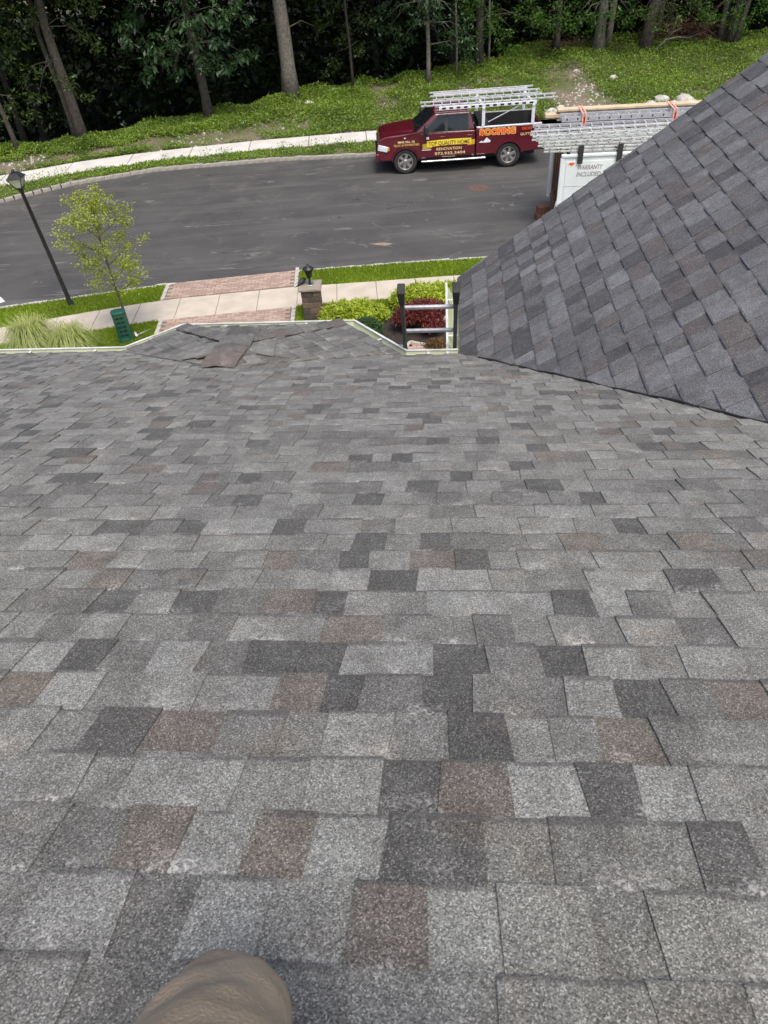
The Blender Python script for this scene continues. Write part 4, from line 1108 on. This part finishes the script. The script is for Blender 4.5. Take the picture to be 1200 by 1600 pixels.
wb_ = empty('timber_block', (bk[0]-.12, bk[1], 0), .1); tag(wb_, 'reddish brown weathered timber block on the asphalt by the trailer', 'timber block')
MB().box(-.2, .2, -.1, .2, 0, .2).build('timber', M_rustblk, wb_, bevel=.015); MB().box(-.17, .2, -.08, .2, .203, .42).build('timber', M_rustblk, wb_, bevel=.015)

# ------------------------------------------------------------------ street lamp
lb = G(110, 477, .1)
sl = tag(empty('street_lamp', (lb[0]+.03, lb[1], .1)), 'black post lamp with four-sided frosted lantern on the near verge', 'street lamp')
MB().lathe([(.10,0),(.10,.05),(.075,.09),(.066,.35),(.058,1.6),(.05,3.10),(.075,3.12),(.075,3.16),(.045,3.19)], 16).build('post', M_black, sl, True)
sl.rotation_euler = (0, -.065, 0); sl.scale = (.88, .88, 1.0)
Z1 = 3.18
fr = MB()
b_, t_ = .085, .19
cor = [(-1,-1),(1,-1),(1,1),(-1,1)]
MB().hexa([(x*.10, y*.10, Z1) for x, y in cor], [(x*.10, y*.10, Z1+.03) for x, y in cor]).build('lantern_base', M_black, sl)
for i in range(4):
    (x0, y0), (x1, y1) = cor[i], cor[(i+1) % 4]
    MB().tube([(x0*b_, y0*b_, Z1+.03), (x0*t_, y0*t_, Z1+.25)], .013, 6).build('lantern_bar', M_black, sl)
    MB().add([(x0*b_, y0*b_, Z1+.03), (x1*b_, y1*b_, Z1+.03), (x1*t_, y1*t_, Z1+.25), (x0*t_, y0*t_, Z1+.25)], [(0,1,2,3)]).build('lantern_pane', M_lampglass, sl)
MB().hexa([(x*.225, y*.225, Z1+.25) for x, y in cor], [(x*.09, y*.09, Z1+.38) for x, y in cor]).build('lantern_roof', M_black, sl, bevel=.01)
MB().lathe([(.05,.0),(.06,.02),(.03,.04),(.04,.06),(.01,.08)], 12, (0,0,Z1+.38)).build('finial', M_black, sl, True)

# ------------------------------------------------------------------ brick pillar with lantern
pb = G(491, 499, .1); pl = tag(empty('block_pillar', (pb[0], pb[1]+.12, .0), -.03), 'square pillar of brown blocks with flat cap stone beside the driveway', 'pillar')
PW, ch = .235, .155
MB().box(-PW+.015, PW-.015, -PW+.015, PW-.015, 0, .92).build('core', M_joint, pl)
bm_ = []
for r_ in range(6):
    z0, z1 = r_*ch+.004, (r_+1)*ch-.004; sp_ = .06 if r_ % 2 else -.07
    for (a0, a1) in ((-PW, sp_-.004), (sp_+.004, PW)):
        q = random.uniform(0, .008)
        MB().box(a0, a1, -PW-q, -PW+.03, z0, z1).build('block', random.choice(M_pblk), pl, bevel=.008, seg=1)
        MB().box(-a1, -a0, PW-.03, PW+q, z0, z1).build('block', random.choice(M_pblk), pl, bevel=.008, seg=1)
        MB().box(-PW-q, -PW+.03, max(-PW+.031, a0), min(PW-.031, a1), z0, z1).build('block', random.choice(M_pblk), pl, bevel=.008, seg=1)
        MB().box(PW-.03, PW+q, max(-PW+.031, a0), min(PW-.031, a1), z0, z1).build('block', random.choice(M_pblk), pl, bevel=.008, seg=1)
MB().box(-PW-.05, PW+.05, -PW-.05, PW+.05, .932, .995).build('cap_stone', M_stonecap, pl, bevel=.012)
ln = tag(empty('pillar_lantern', (pb[0], pb[1]+.12, .997)), 'small black coach lantern standing on the pillar cap', 'lantern')
MB().box(-.075, .075, -.075, .075, 0, .02).build('foot', M_chrome, ln, bevel=.008)
MB().lathe([(.05,.02),(.022,.05),(.03,.1),(.02,.15),(.045,.19)], 14).build('stem', M_black, ln, True)
MB().lathe([(.045,.2),(.1,.4)], 8).build('glass', M_glass, ln)
for i in range(8):
    a = math.pi*2*i/8+.2; MB().tube([(.05*math.cos(a), .05*math.sin(a), .19), (.108*math.cos(a), .108*math.sin(a), .41)], .009, 5).build('cage_bar', M_black, ln)
MB().lathe([(.06,.405),(.145,.41),(.13,.44),(.06,.48),(.02,.5),(.025,.53),(.005,.56)], 16).build('hood', M_black, ln, True)
MB().lathe([(.02,.22),(.02,.34)], 8, (.0,.0,0)).build('candle', M_white, ln)
bx_ = tag(empty('black_ornament', (pb[0]-.19, pb[1]+.17, .997)), 'small black bird-like ornament on the pillar cap', 'ornament')
MB().tube([(-.13,-.1,.012),(-.07,-.04,.05),(0,.02,.09),(.05,.05,.11),(.09,.06,.10)], [.01,.045,.07,.06,.015], 10).build('body', M_blackpl, bx_, True)
MB().tube([(-.13,-.1,.012),(-.2,-.16,.006)], [.014,.005], 6).build('tail', M_blackpl, bx_, True)

# ------------------------------------------------------------------ green utility pedestal and loose pipe
gb = G(197, 535, .1)
ge = tag(empty('utility_pedestal', (gb[0], gb[1]+.1, .1), .25), 'dark green rounded utility pedestal with louvres on the lawn', 'utility pedestal')
def oval(w, d, n=20): return [(w*math.copysign(abs(math.cos(2*math.pi*i/n))**.7, math.cos(2*math.pi*i/n)), d*math.copysign(abs(math.sin(2*math.pi*i/n))**.7, math.sin(2*math.pi*i/n))) for i in range(n)]
MB().slab(oval(.19,.15), 0, .1).build('base', M_green, ge, bevel=.01)
MB().slab(oval(.175,.135), .1, .78).build('shell', M_green, ge, bevel=.015)
MB().slab(oval(.185,.145), .775, .82).build('lid', M_green, ge, bevel=.015)
for i in range(5):
    z = .2+i*.115
    for x_ in (-.055, .055):
        MB().box(x_-.042, x_+.042, -.148, -.128, z, z+.05).build('louvre', M_greend, ge, bevel=.006)
MB().box(-.13, .13, -.142, -.13, .105, .12).build('trim', M_green, ge)
a, b = G(213, 524, .16), G(236, 513, .14)
pp = tag(empty('grey_pipe', (a[0], a[1], .13)), 'thin grey pipe with elbow lying on the lawn by the pedestal', 'pipe')
d_ = b-a
MB().tube([(0,0,.03), (d_[0], d_[1], .0)], .014, 8).build('pipe', M_alud, pp, True); MB().tube([(-.05,.12,.05),(0,0,.03),(.03,-.03,.02)], .03, 8).build('elbow', M_rack, pp, True)
# ================================================================== PLANTS
def branchy(mb, p, d, L, r, depth, tips, spread=.7, seg=5, up=.15):
    d = Vector(d).normalized(); pts = [Vector(p)]; rr = [r]
    for i in range(4):
        d = (d + Vector((random.gauss(0,.12), random.gauss(0,.12), random.gauss(0,.08)+up*.2))).normalized()
        pts.append(pts[-1]+d*L/4); rr.append(r*(1-.15*(i+1)))
    mb.tube(pts, rr, seg)
    if depth == 0: tips.append(pts[-1]); tips.append(pts[-2]); return
    for k in range(random.choice((2,3,3))):
        a = random.choice(pts[2:]); nd_ = (d + Vector((random.gauss(0,spread), random.gauss(0,spread), random.gauss(up,spread*.5)))).normalized()
        branchy(mb, a, nd_, L*random.uniform(.55,.8), r*.5, depth-1, tips, spread, seg, up)
    tips.append(pts[-1])

# young street tree
yb = G(205, 523, .1); yt = tag(empty('young_tree', (yb[0], yb[1], .1)), 'slender young tree with sparse yellow-green leaves behind the green pedestal', 'tree')
tk = MB(); tk.tube([(0,0,0),(.01,0,.6),(-.02,.01,1.3),(-.03,0,1.7),(-.02,0,2.3),(-.03,0,3.1),(0,0,3.75)], [.04,.034,.03,.027,.02,.012,.005], 8)
tips = []
for i in range(26):
    h = 1.25+2.3*i/25; a = i*2.4; k = max(.25, 1-abs((h-2.15)/1.75)**1.6)
    branchy(tk, (-.02,0,h), (math.cos(a), math.sin(a), .55), .62*k+.12, .011, 1, tips, .5, 4, .2)
tk.build('trunk', M_barky, yt, True)
P = []
for t in tips:
    P.append(ball(40, t, .2, .8, .1))
for i in range(70):
    h = random.uniform(1.3, 3.6); k = max(.15, 1-abs((h-2.2)/1.6)**2)*.85; a = random.uniform(0, 6.28); q = k*math.sqrt(random.random())
    P.append(ball(24, (q*math.cos(a), q*math.sin(a), h), .22, .8, .1))
P = np.concatenate(P); leaf_obj('crown', L_young, P, .058, yt, aspect=.55); yt.scale = (.95, .95, .94)

# ornamental grasses behind the gutter
def arch_grass(name, c, n, R, h, label):
    root = tag(empty(name, c), label, 'ornamental grass', 'ornamental grass clumps')
    V = []; Fq = []
    for i in range(n):
        a = random.uniform(0, 6.28); L = R*random.uniform(.5, 1.1); hh = h*random.uniform(.6, 1.1); w = random.uniform(.007, .013)
        sx, sy_ = -math.sin(a)*w, math.cos(a)*w; bx, by = random.gauss(0,.09), random.gauss(0,.09); o = len(V)
        for k in range(6):
            t = k/5; rr = L*t**1.4; z = hh*math.sin(min(t*1.35, 1.0)*math.pi/2) - hh*.55*max(0, t-.55)**1.5*3
            q = 1-.8*t
            V += [(bx+math.cos(a)*rr+sx*q, by+math.sin(a)*rr+sy_*q, z), (bx+math.cos(a)*rr-sx*q, by+math.sin(a)*rr-sy_*q, z)]
        Fq += [(o+2*k, o+2*k+1, o+2*k+3, o+2*k+2) for k in range(5)]
    np_mesh('blades', V, Fq, L_orn, root); return root
arch_grass('ornamental_grass', G(62, 556, .1), 900, .85, 1.0, 'large pale arching ornamental grass clump on the lawn past the gutter')
arch_grass('ornamental_grass', G(118, 556, .1), 700, .75, .8, 'smaller arching grass clump between the big clump and the pedestal')

# mulch bed, paver walk and shrubs
pts = [G(x, y, .1) for x, y in ((600,505),(640,470),(725,452),(760,470),(760,600),(560,600),(575,545))]
tag(MB().slab([(p[0], p[1]) for p in pts], .09, .125).build('mulch_bed', M_mulch), kind='structure')
ch_ = MB()
for i in range(2600):
    p = G(random.uniform(575,740), random.uniform(478,575), .125); a = random.uniform(0, 3.14); l, w = random.uniform(.02,.05), .008
    ch_.add([(p[0]-math.cos(a)*l, p[1]-math.sin(a)*l, .126), (p[0]+math.sin(a)*w, p[1]-math.cos(a)*w, .14), (p[0]+math.cos(a)*l, p[1]+math.sin(a)*l, .13)], [(0,1,2)])
tag(ch_.build('mulch_chips', M_mulch), 'dark bark chips in the planting bed', 'mulch', kind='stuff')
def walk(name, pix, m):
    root = tag(empty(name), kind='structure'); pts = [G(x, y, .13) for x, y in pix]; poly = [(p[0], p[1]) for p in pts]
    MB().slab(poly, .08, .125).build('walk_bed', M_joint, root)
    xs = [p[0] for p in poly]; ys = [p[1] for p in poly]
    def inside(x, y):
        c = False; j = len(poly)-1
        for i in range(len(poly)):
            if (poly[i][1] > y) != (poly[j][1] > y) and x < (poly[j][0]-poly[i][0])*(y-poly[i][1])/(poly[j][1]-poly[i][1])+poly[i][0]: c = not c
            j = i
        return c
    me = [MB().box(-.107,.107,-.052,.052,-.03,0).mesh('paver', mm) for mm in (M_paver, M_paver2)]; r_ = 0; y = min(ys)
    while y < max(ys):
        x = min(xs)+(.11 if r_ % 2 else 0)
        while x < max(xs):
            if inside(x, y):
                o = bpy.data.objects.new('paver', random.choice(me)); COL.objects.link(o); o.parent = root; o.location = (x, y, .15+random.uniform(-.002,.002))
            x += .22
        y += .11; r_ += 1
    L = len(pts)
    for i in range(L):
        p, q = pts[i], pts[(i+1) % L]
        d = np.linalg.norm(q-p); n = max(1, int(d/.2)); an = math.atan2(q[1]-p[1], q[0]-p[0])
        for k in range(n):
            c = p+(q-p)*(k+.5)/n
            o = bpy.data.objects.new('edging_stone', stone_me); COL.objects.link(o); o.parent = root; o.location = (c[0], c[1], .045+random.uniform(-.006,.006)); o.rotation_euler = (0,0,an); o.scale = (d/n/.265, .55, 1)
walk('front_walk', [(585,526),(612,536),(625,545),(628,560),(570,575),(540,550)], M_paver)
walk('front_walk', [(641,534),(672,541),(702,546),(735,549),(735,575),(634,575),(634,546)], M_paver2)

def shrub(name, label, c, lobes, m, size, per, **k):
    root = tag(empty(name, c), label, 'shrub'); P = []; st = MB()
    for (x, y, z, r, fl) in lobes:
        P.append(ball(int(per*r*r), (x, y, z), r, fl, .35)); st.tube([(0,0,0),(x*.5,y*.5,z*.6),(x,y,z)], [.025,.016,.006], 5)
    P = np.concatenate(P); P[:,2] = np.maximum(P[:,2], .01)
    leaf_obj('foliage', m, P, size, root, **k); st.build('stem', M_bark, root); return root
def lobes(n, rx, ry, h, r0, r1, fl=.7):
    out = []
    for i in range(n):
        a = random.uniform(0, 6.28); q = math.sqrt(random.random()); r = random.uniform(r0, r1)
        out.append((rx*q*math.cos(a), ry*q*math.sin(a), h*(1-.55*q*q)*random.uniform(.75,1), r, fl))
    return out
c = G(553, 500, .12); shrub('lime_juniper', 'spreading lime green juniper between the block pillar and the mulch', c, lobes(42, .72, .42, .40, .15, .28), L_jun, .11, 5200, aspect=.3, droop=-.15)
c = G(672, 472, .12); shrub('lime_juniper', 'lime green juniper behind the red maple at the sidewalk', c, lobes(44, 1.0, .45, .40, .16, .30), L_jun, .11, 5200, aspect=.3, droop=-.15)
c = G(575, 530, .12); shrub('round_boxwood', 'small rounded dark green shrub in front of the lime juniper', c, lobes(36, .27, .24, .50, .15, .21, .85), L_box, .045, 17000, aspect=.55)
c = G(660, 516, .12); shrub('red_maple_shrub', 'weeping dark red cutleaf maple seen through the ladder', c, lobes(44, .58, .42, .86, .15, .28, .7), L_red, .085, 5600, aspect=.3, droop=.7)
c = G(686, 544, .12); shrub('rusty_shrub', 'low rusty brown shrub beside the paver walk', c, lobes(16, .30, .16, .2, .10, .16), L_rust, .05, 15000, aspect=.5)
def rock(c, r, label, grp):
    mb = MB(); n = 8; ang = random.uniform(0,6)
    prof = [(.0,.0),(.75,.05),(1.0,.3),(.8,.68),(.35,.9)]
    V = []; 
    for q, z in prof[1:]:
        for k in range(n):
            a = 2*math.pi*k/n+ang; j = random.uniform(.78,1.18); V.append((q*r*j*math.cos(a)*1.15, q*r*j*math.sin(a), z*r*random.uniform(.85,1.1)))
    V.append((0,0,r*.95)); Fc = [(i*n+k, i*n+(k+1) % n, (i+1)*n+(k+1) % n, (i+1)*n+k) for i in range(3) for k in range(n)] + [(3*n+k, 3*n+(k+1) % n, 4*n) for k in range(n)]
    Fc.append(tuple(range(n-1, -1, -1)))
    mb.add(V, Fc); o = mb.build('rock', M_rock, None); o.location = (c[0], c[1], c[2]-.04); tag(o, label, 'rock', grp); return o
rock(G(690,499,.13), .14, 'single pale stone on the mulch behind the ladder', None)
for px, py, r_ in ((1016,167,.30),(1033,160,.34),(1032,169,.27),(1052,166,.28),(1058,170,.26),(1068,161,.42),(1074,168,.34),(1062,157,.25),(1082,164,.28)):
    rock(T(px, py), r_, 'white boulder in the heap on the bank beyond the lumber', 'boulders heaped on the bank')
for px, py, r_ in ((860,178,.28),(876,171,.22),(578,211-45,.2),(900,112,.15),(958,122,.18),(975,138,.14)):
    rock(T(px, py), r_, 'lone pale rock lying among the weeds on the bank', 'single rocks on the bank')
rock(T(483,166), .28, 'whitish rock in the weeds beside the thick pale trunk', None)

# ================================================================== WOODS
def tube_trunk(base, r, h, lean, wob=.12, seg=12):
    pts = []; rr = []
    for i in range(9):
        t = i/8; z = h*t
        pts.append((base[0]+lean[0]*z+wob*math.sin(i*1.3+base[0])*t, base[1]+lean[1]*z+wob*math.cos(i*1.1)*t, base[2]-.15+z)); rr.append(r*(1.35 if i == 0 else 1.0)*(1-.55*t))
    return pts, rr
def limb_to(mb, pts, target, r):
    tz = target[2]; cand = [p for p in pts if p[2] < tz+1.2 and p[2] > 1.2] or [pts[3]]
    s = max(cand, key=lambda p: p[2]); m = (np.array(s)*.5+np.array(target)*.5)+np.array([0,0,.35])
    mb.tube([s, tuple(m), tuple(target)], [r, r*.6, r*.2], 6)
def leafy(clusters, n_per_m2, size, k=None):
    P = []
    for c, r in clusters: 
        for q in range(max(3, int(r*r*7))):
            d = RNG.normal(0, 1, 3); d /= np.linalg.norm(d); c2 = np.asarray(c)+d*r*RNG.uniform(.3, 1.0)*np.array([1,1,.75])
            P.append(c2 + RNG.normal(0, .16, (int(n_per_m2), 3))*np.array([1,1,.7]))
    return np.concatenate(P)
def forest_tree(name, label, px, py, r, h, lean, bark, leafm, clusters, size=.16, dens=34, canopy=True, group='trees at the edge of the woods', stems=None, droop=.45):
    b = T(px, py); root = tag(empty(name, b), label, 'tree', group)
    inv = lambda p: (p[0]-b[0], p[1]-b[1], p[2]-b[2])
    pts, rr = tube_trunk((0,0,0), r, h, lean); mb = MB().tube(pts, rr, 12)
    for st in stems or []:
        p2, r2_ = tube_trunk((st[0], st[1], 0), st[2], h*.9, st[3]); mb.tube(p2, r2_, 10)
    cl = []
    for (cx, cy_, rad, off) in clusters:
        p = inv(at_y(cx, cy_, b[1]+off)); cl.append((p, rad)); limb_to(mb, pts, p, min(.028, r*.25))
    mb.build('trunk', bark, root, True)
    P = leafy(cl, dens, size) if cl else np.zeros((0,3))
    if len(P): leaf_obj('crown', leafm, P, size, root, droop=droop, aspect=.36)
    if canopy:
        CAN.append((b[0]+lean[0]*h, b[1]+lean[1]*h, b[2]+h))
    return root
CAN = []
hero = [
 ('broadleaf_tree', 'leaning dark-barked trunk with a thin twin stem and yellowish leaves', 132, 224, .24, 9.0, (-.02,.0), M_bark, L_oak,
    [(60,25,1.1,.3),(25,60,1.0,-.6),(70,110,.7,-1.0),(30,140,.8,-1.0),(15,10,1.2,-.5),(120,45,.9,.2),(140,15,1.0,.3),(100,130,.5,-.7),(60,150,.5,-.9),(150,70,.6,.5),(130,150,.45,.4)], dict(stems=[(-.38,.35,.13,(-.05,.02))])),
 ('walnut_tree', 'tree with large drooping blue-green leaf sprays over a short bare trunk', 328, 187, .22, 8.5, (-.02,0), M_bark, L_walnut,
    [(215,40,1.0,-1.2),(250,75,1.0,-1.4),(290,45,1.1,-1.2),(230,110,.7,-1.5),(270,110,.6,-1.4),(340,70,.9,-1.0),(370,30,1.0,-1.0),(320,100,.5,-1.1),(190,20,.9,-.8),(300,10,1.2,-.8),(355,95,.5,-.8),(385,85,.5,-.6)], dict(size=.26, dens=30, droop=.9)),
 ('tall_pale_tree', 'thick straight pale grey trunk rising above the bank', 456, 158, .36, 12, (.0,0), M_barkp, L_oak, [(520,10,.8,1.5),(500,45,.5,1.5),(480,8,.9,1.8),(425,25,.7,1.6)], {}),
 ('grey_sapling', 'slim pale grey sapling forking at mid height near the pickup', 669, 131, .11, 7.0, (.01,0), M_barkp, L_walnut,
    [(650,25,.9,-.4),(690,15,1.0,-.5),(720,35,.8,-.4),(640,55,.6,.2),(700,50,.5,-.2),(600,15,.9,.3),(585,45,.7,.6),(740,60,.6,.3),(735,85,.5,.3),(610,40,.7,.0),(620,75,.5,.4),(690,75,.5,.2),(660,5,1.0,-.8),(720,62,.6,-.3)], dict(dens=40)),
 ('broadleaf_tree', 'thin young trunk at the wood edge left of the leaning tree', 30, 240, .11, 6.5, (-.04,0), M_bark, L_oak, [(10,95,.8,.2),(20,175,.5,.4),(5,190,.6,.0),(45,180,.4,.6)], {}),
 ('maple_tree', 'dark trunk under bright green maple leaves above the ladder rack', 748, 107, .20, 9.0, (-.01,0), M_bark, L_maple,
    [(760,20,1.1,-.5),(800,45,.9,-.6),(830,15,1.1,-.5),(780,70,.5,-.4),(850,40,.7,-.3),(740,5,1.0,-.4),(800,70,.5,-.5),(770,45,.7,-.8),(820,30,.8,-.9)], dict(dens=40)),
 ('thin_sapling', 'very thin bare sapling trunk between the grey sapling and the maple', 713, 118, .06, 6.0, (.0,0), M_barkp, L_walnut, [(705,65,.5,.3)], {}),
 ('thin_sapling', 'slim sapling trunk just behind the maple', 763, 104, .06, 6.0, (.0,0), M_barkp, L_oak, [(770,40,.6,.4)], {}),
 ('broadleaf_tree', 'straight grey trunk standing left of the brush pile branch', 933, 82, .26, 9.0, (.02,0), M_barkp, L_maple, [(905,20,1.0,-.6),(950,10,1.2,-.8),(920,42,.5,-.5),(880,8,1.0,-.4),(960,35,.6,-.5),(900,45,.6,-.9),(985,20,.9,-.9)], dict(stems=[(.55,.4,.16,(.05,0))])),
 ('broadleaf_tree', 'trunk leaning toward the dead brush pile', 1006, 80, .28, 9.0, (.08,0), M_bark, L_oak, [(1010,12,1.2,-.8),(1050,25,.9,-.8),(1080,8,1.2,-.8),(1035,40,.5,-.5)], dict(stems=[(.6,.5,.15,(.06,0))])),
 ('multi_stem_tree', 'clump of several stems at the end of the brush pile', 1138, 70, .2, 8.0, (.05,0), M_bark, L_maple, [(1120,15,1.2,-.8),(1165,20,1.1,-.8),(1190,10,1.2,-.8),(1100,32,.6,-.7),(1150,40,.5,-.5)], dict(stems=[(.4,.2,.14,(.1,0)),(-.35,.3,.14,(-.03,0)),(.15,-.2,.12,(.14,0))])),
 ('broadleaf_tree', 'dim trunk in the shade behind the weeds left of the grey trunk', 868, 86, .15, 8, (0,0), M_bark, L_oak, [(865,25,.9,-.2),(845,45,.5,.0)], {}),
 ('broadleaf_tree', 'dark slender trunk between pale trunk and grey sapling', 552, 143, .07, 8, (-.01,0), M_barkd, L_oak, [(560,30,.9,.4),(540,65,.7,.6),(575,80,.6,.3),(530,95,.5,.8),(510,115,.4,.8)], {}),
]
for nme, lab, px, py, r, h, ln_, bk_, lf, cl, kw in hero:
    forest_tree(nme, lab, px, py, r, h, ln_, bk_, lf, cl, **kw)
# dim trunks deeper in the woods
bt_me = []
for k in range(3):
    pts, rr = tube_trunk((0,0,0), .14+.04*k, 11, (random.uniform(-.03,.03), 0), .2, 9); mbt = MB().tube(pts, rr, 9); mm = mbt.mesh('trunk', M_barkd); mm.polygons.foreach_set('use_smooth', [True]*len(mm.polygons)); bt_me.append(mm)
cr_me = []
for k in range(3):
    P = leafy([((random.uniform(-1.6,1.6), random.uniform(-1.6,1.6), random.uniform(3.2,8.5)), random.uniform(.7,1.2)) for _ in range(9)], 14, .3)
    V, Fq = leaves_np(P, .32, droop=.4, aspect=.45); o_ = np_mesh('crown', V, Fq, L_wood); cr_me.append(o_.data); bpy.data.objects.remove(o_)
for i in range(30):
    x = random.uniform(-26, 34); y = float(tree_line(np.clip(x, tlx[0], tlx[-1])))+3.5+random.random()*12
    o = tag(empty('woodland_tree', (x, y, float(hz(x, y))), random.uniform(0, 6.28)), 'shaded tree deep in the dark woods', 'tree', 'trees deep in the woods')
    s = random.uniform(.85, 1.25); o.scale = (s, s, s)
    t = bpy.data.objects.new('trunk', random.choice(bt_me)); COL.objects.link(t); t.parent = o
    t = bpy.data.objects.new('crown', random.choice(cr_me)); COL.objects.link(t); t.parent = o
# the closed mass of foliage behind and above
n = 90000
x = RNG.uniform(-38, 52, n); d = RNG.uniform(7, 26, n); y = tree_line(np.clip(x, tlx[0], tlx[-1]))+d; z = hz(x, y)+RNG.uniform(0, 1, n)**1.0*11
k = (vnoise(x, z, 1.2, 3)+vnoise(x, y, 1.4, 5) > .75) | (d > 17)
V1_, F1 = leaves_np(np.stack([x, y, z], 1)[k], .5, droop=.4, aspect=.55)
n = 90000                                           # canopy roof, added overhead to shade the woods
x = RNG.uniform(-34, 48, n); d = RNG.uniform(-1.8, 22, n); y = tree_line(np.clip(x, tlx[0], tlx[-1]))+d; z = hz(x, y)*0+5.2+np.clip(2.0-d, 0, 4)*.3+RNG.uniform(0, 4.5, n)
V2_, F2 = leaves_np(np.stack([x, y, z], 1), .62, droop=.1, aspect=.6)
n = 40000                                           # underwood
x = RNG.uniform(-34, 48, n); d = RNG.uniform(.8, 9, n); y = tree_line(np.clip(x, tlx[0], tlx[-1]))+d; z = hz(x, y)+RNG.uniform(0, 1, n)**1.3*4.5
k = vnoise(x, y, 1.3, 7)+vnoise(x, z, .9, 2)*.6 > .92
V3_, F3 = leaves_np(np.stack([x, y, z], 1)[k], .2, droop=.35, aspect=.42)
n = 16000                                           # far canopy, unseen, added to shade the ground farther back
x = RNG.uniform(-60, 90, n); d = RNG.uniform(18, 75, n); y = tree_line(np.clip(x, tlx[0], tlx[-1]))+d; z = 5.0+RNG.uniform(0, 4.5, n)
V4_, F4 = leaves_np(np.stack([x, y, z], 1), 1.7, droop=.1, aspect=.8)
V = np.concatenate([V1_, V2_, V3_, V4_]); Fq = np.concatenate([F1, F2+len(V1_), F3+len(V1_)+len(V2_), F4+len(V1_)+len(V2_)+len(V3_)])
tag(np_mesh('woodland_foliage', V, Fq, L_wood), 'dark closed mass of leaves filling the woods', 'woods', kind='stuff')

# dead brush
def brush(name, label, px, py, w, h, nt_):
    b = T(px, py); root = tag(empty(name, b), label, 'brush pile'); mb = MB()
    for i in range(nt_):
        x = random.gauss(0, w*.4); y = random.gauss(.3, .35); z = abs(random.gauss(0, h*.4)); a = random.gauss(0, .5)+random.choice((0, math.pi)); L = random.uniform(.3, 1.0)
        mb.tube([(x, y, z), (x+math.cos(a)*L*.5, y+random.gauss(0,.15), z+random.gauss(.08,.12)), (x+math.cos(a)*L, y+random.gauss(0,.25), max(.02, z+random.gauss(.05,.25)))], [.014,.01,.004], 4)
    tag(mb.build('twigs', M_brush, root), kind='stuff')
    P = ball(int(900*w), (0,.3,h*.35), 1.0, 1.0, .1); P = (P-np.array([0,.3,h*.35]))*np.array([w*.75,.5,h*.55])+np.array([0,.3,h*.35]); P[:,2] = np.abs(P[:,2])
    leaf_obj('dead_leaves', L_dead, P, .12, root); return root
L_dead = leaf_mat('dead_leaf', (.09,.04,.03), (.14,.07,.045), .2)
brush('brush_pile', 'long heap of dead brown brush at the wood edge', 1065, 72, 2.6, 1.3, 260)
brush('brush_pile', 'small heap of dead twigs left of the grey trunk', 875, 85, 1.4, .6, 110)
b = T(1012, 88); fb = tag(empty('fallen_branch', b), 'crooked pale fallen branch propped on the brush pile', 'branch')
MB().tube([(0,0,.03),(.4,0,.3),(.8,.1,.62),(1.3,.1,.68),(1.9,.2,.6),(2.4,.2,.75)], [.055,.05,.045,.04,.03,.015], 8).build('limb', M_barkp, fb, True)
MB().tube([(.8,.1,.62),(1.0,.0,.9),(1.4,-.1,1.1)], [.03,.02,.01], 6).build('side_limb', M_barkp, fb, True)

# ================================================================== PERSON (the knee of the one kneeling on the roof)
def roofz(x, y): return float(P0[2] + (-(nm[0]*(x-P0[0])+nm[1]*(y-P0[1])))/nm[2])
kn = EYE + ray(348, 1562)*.74
def person():
    hip_z = roofz(-.05, -.18)+.52
    kx, ky, kz = kn
    rx, ry = .16, -.02
    J = [((-.04,-.20,hip_z+.06),.135),           # 0 waist
         ((-.04,-.18,hip_z-.06),.145),           # 1 pelvis
         ((kx+.07,-.12,hip_z-.10),.105),         # 2 left hip
         ((kx+.03,(ky-.12)*.5,(hip_z+kz)*.5-.02),.098),   # 3 left thigh
         ((kx,ky,kz),.066),                      # 4 left knee
         ((kx,ky-.10,roofz(kx,ky-.10)+.075),.072),
         ((kx+.0,ky-.28,roofz(kx,ky-.28)+.075),.068),
         ((kx+.01,ky-.48,roofz(kx,ky-.48)+.065),.05),
         ((rx-.04,-.15,hip_z-.10),.105),         # 8 right hip
         ((rx,-.10,hip_z-.28),.092),
         ((rx+.02,ry,roofz(rx,ry)+.09),.075),
         ((rx+.02,ry-.20,roofz(rx,ry-.2)+.075),.07),
         ((rx+.02,ry-.42,roofz(rx,ry-.42)+.065),.05)]
    E = [(0,1),(1,2),(2,3),(3,4),(4,5),(5,6),(6,7),(1,8),(8,9),(9,10),(10,11),(11,12)]
    me = bpy.data.meshes.new('person'); me.from_pydata([tuple(map(float, p)) for p, _ in J], E, []); me.update(); me.materials.append(M_trouser)
    o = bpy.data.objects.new('person', me); COL.objects.link(o)
    sk = o.modifiers.new('skin', 'SKIN'); sk.use_smooth_shade = True
    if not me.skin_vertices: me.attributes
    for i, (_, r_) in enumerate(J):
        me.skin_vertices[0].data[i].radius = (r_, r_)
    me.skin_vertices[0].data[1].use_root = True
    ss = o.modifiers.new('sub', 'SUBSURF'); ss.levels = 4; ss.render_levels = 4
    tx = bpy.data.textures.new('folds', 'CLOUDS'); tx.noise_scale = .06; tx.noise_depth = 3
    dp = o.modifiers.new('folds', 'DISPLACE'); dp.texture = tx; dp.texture_coords = 'GLOBAL'; dp.strength = .018; dp.mid_level = .5
    for i in (7, 12):
        p = Vector(J[i][0]); mbx = MB(); q = .0
        mbx.tube([p+Vector((0,.08,.02)), p+Vector((0,-.02,.02)), p+Vector((0,-.07,-.0)), p+Vector((0,-.08,-.03))], [.055,.06,.058,.04], 12)
        bo = mbx.build('boot', M_boot, o, True)
    return tag(o, 'person in brown canvas work trousers kneeling, knee resting on the shingles', 'person')
person()
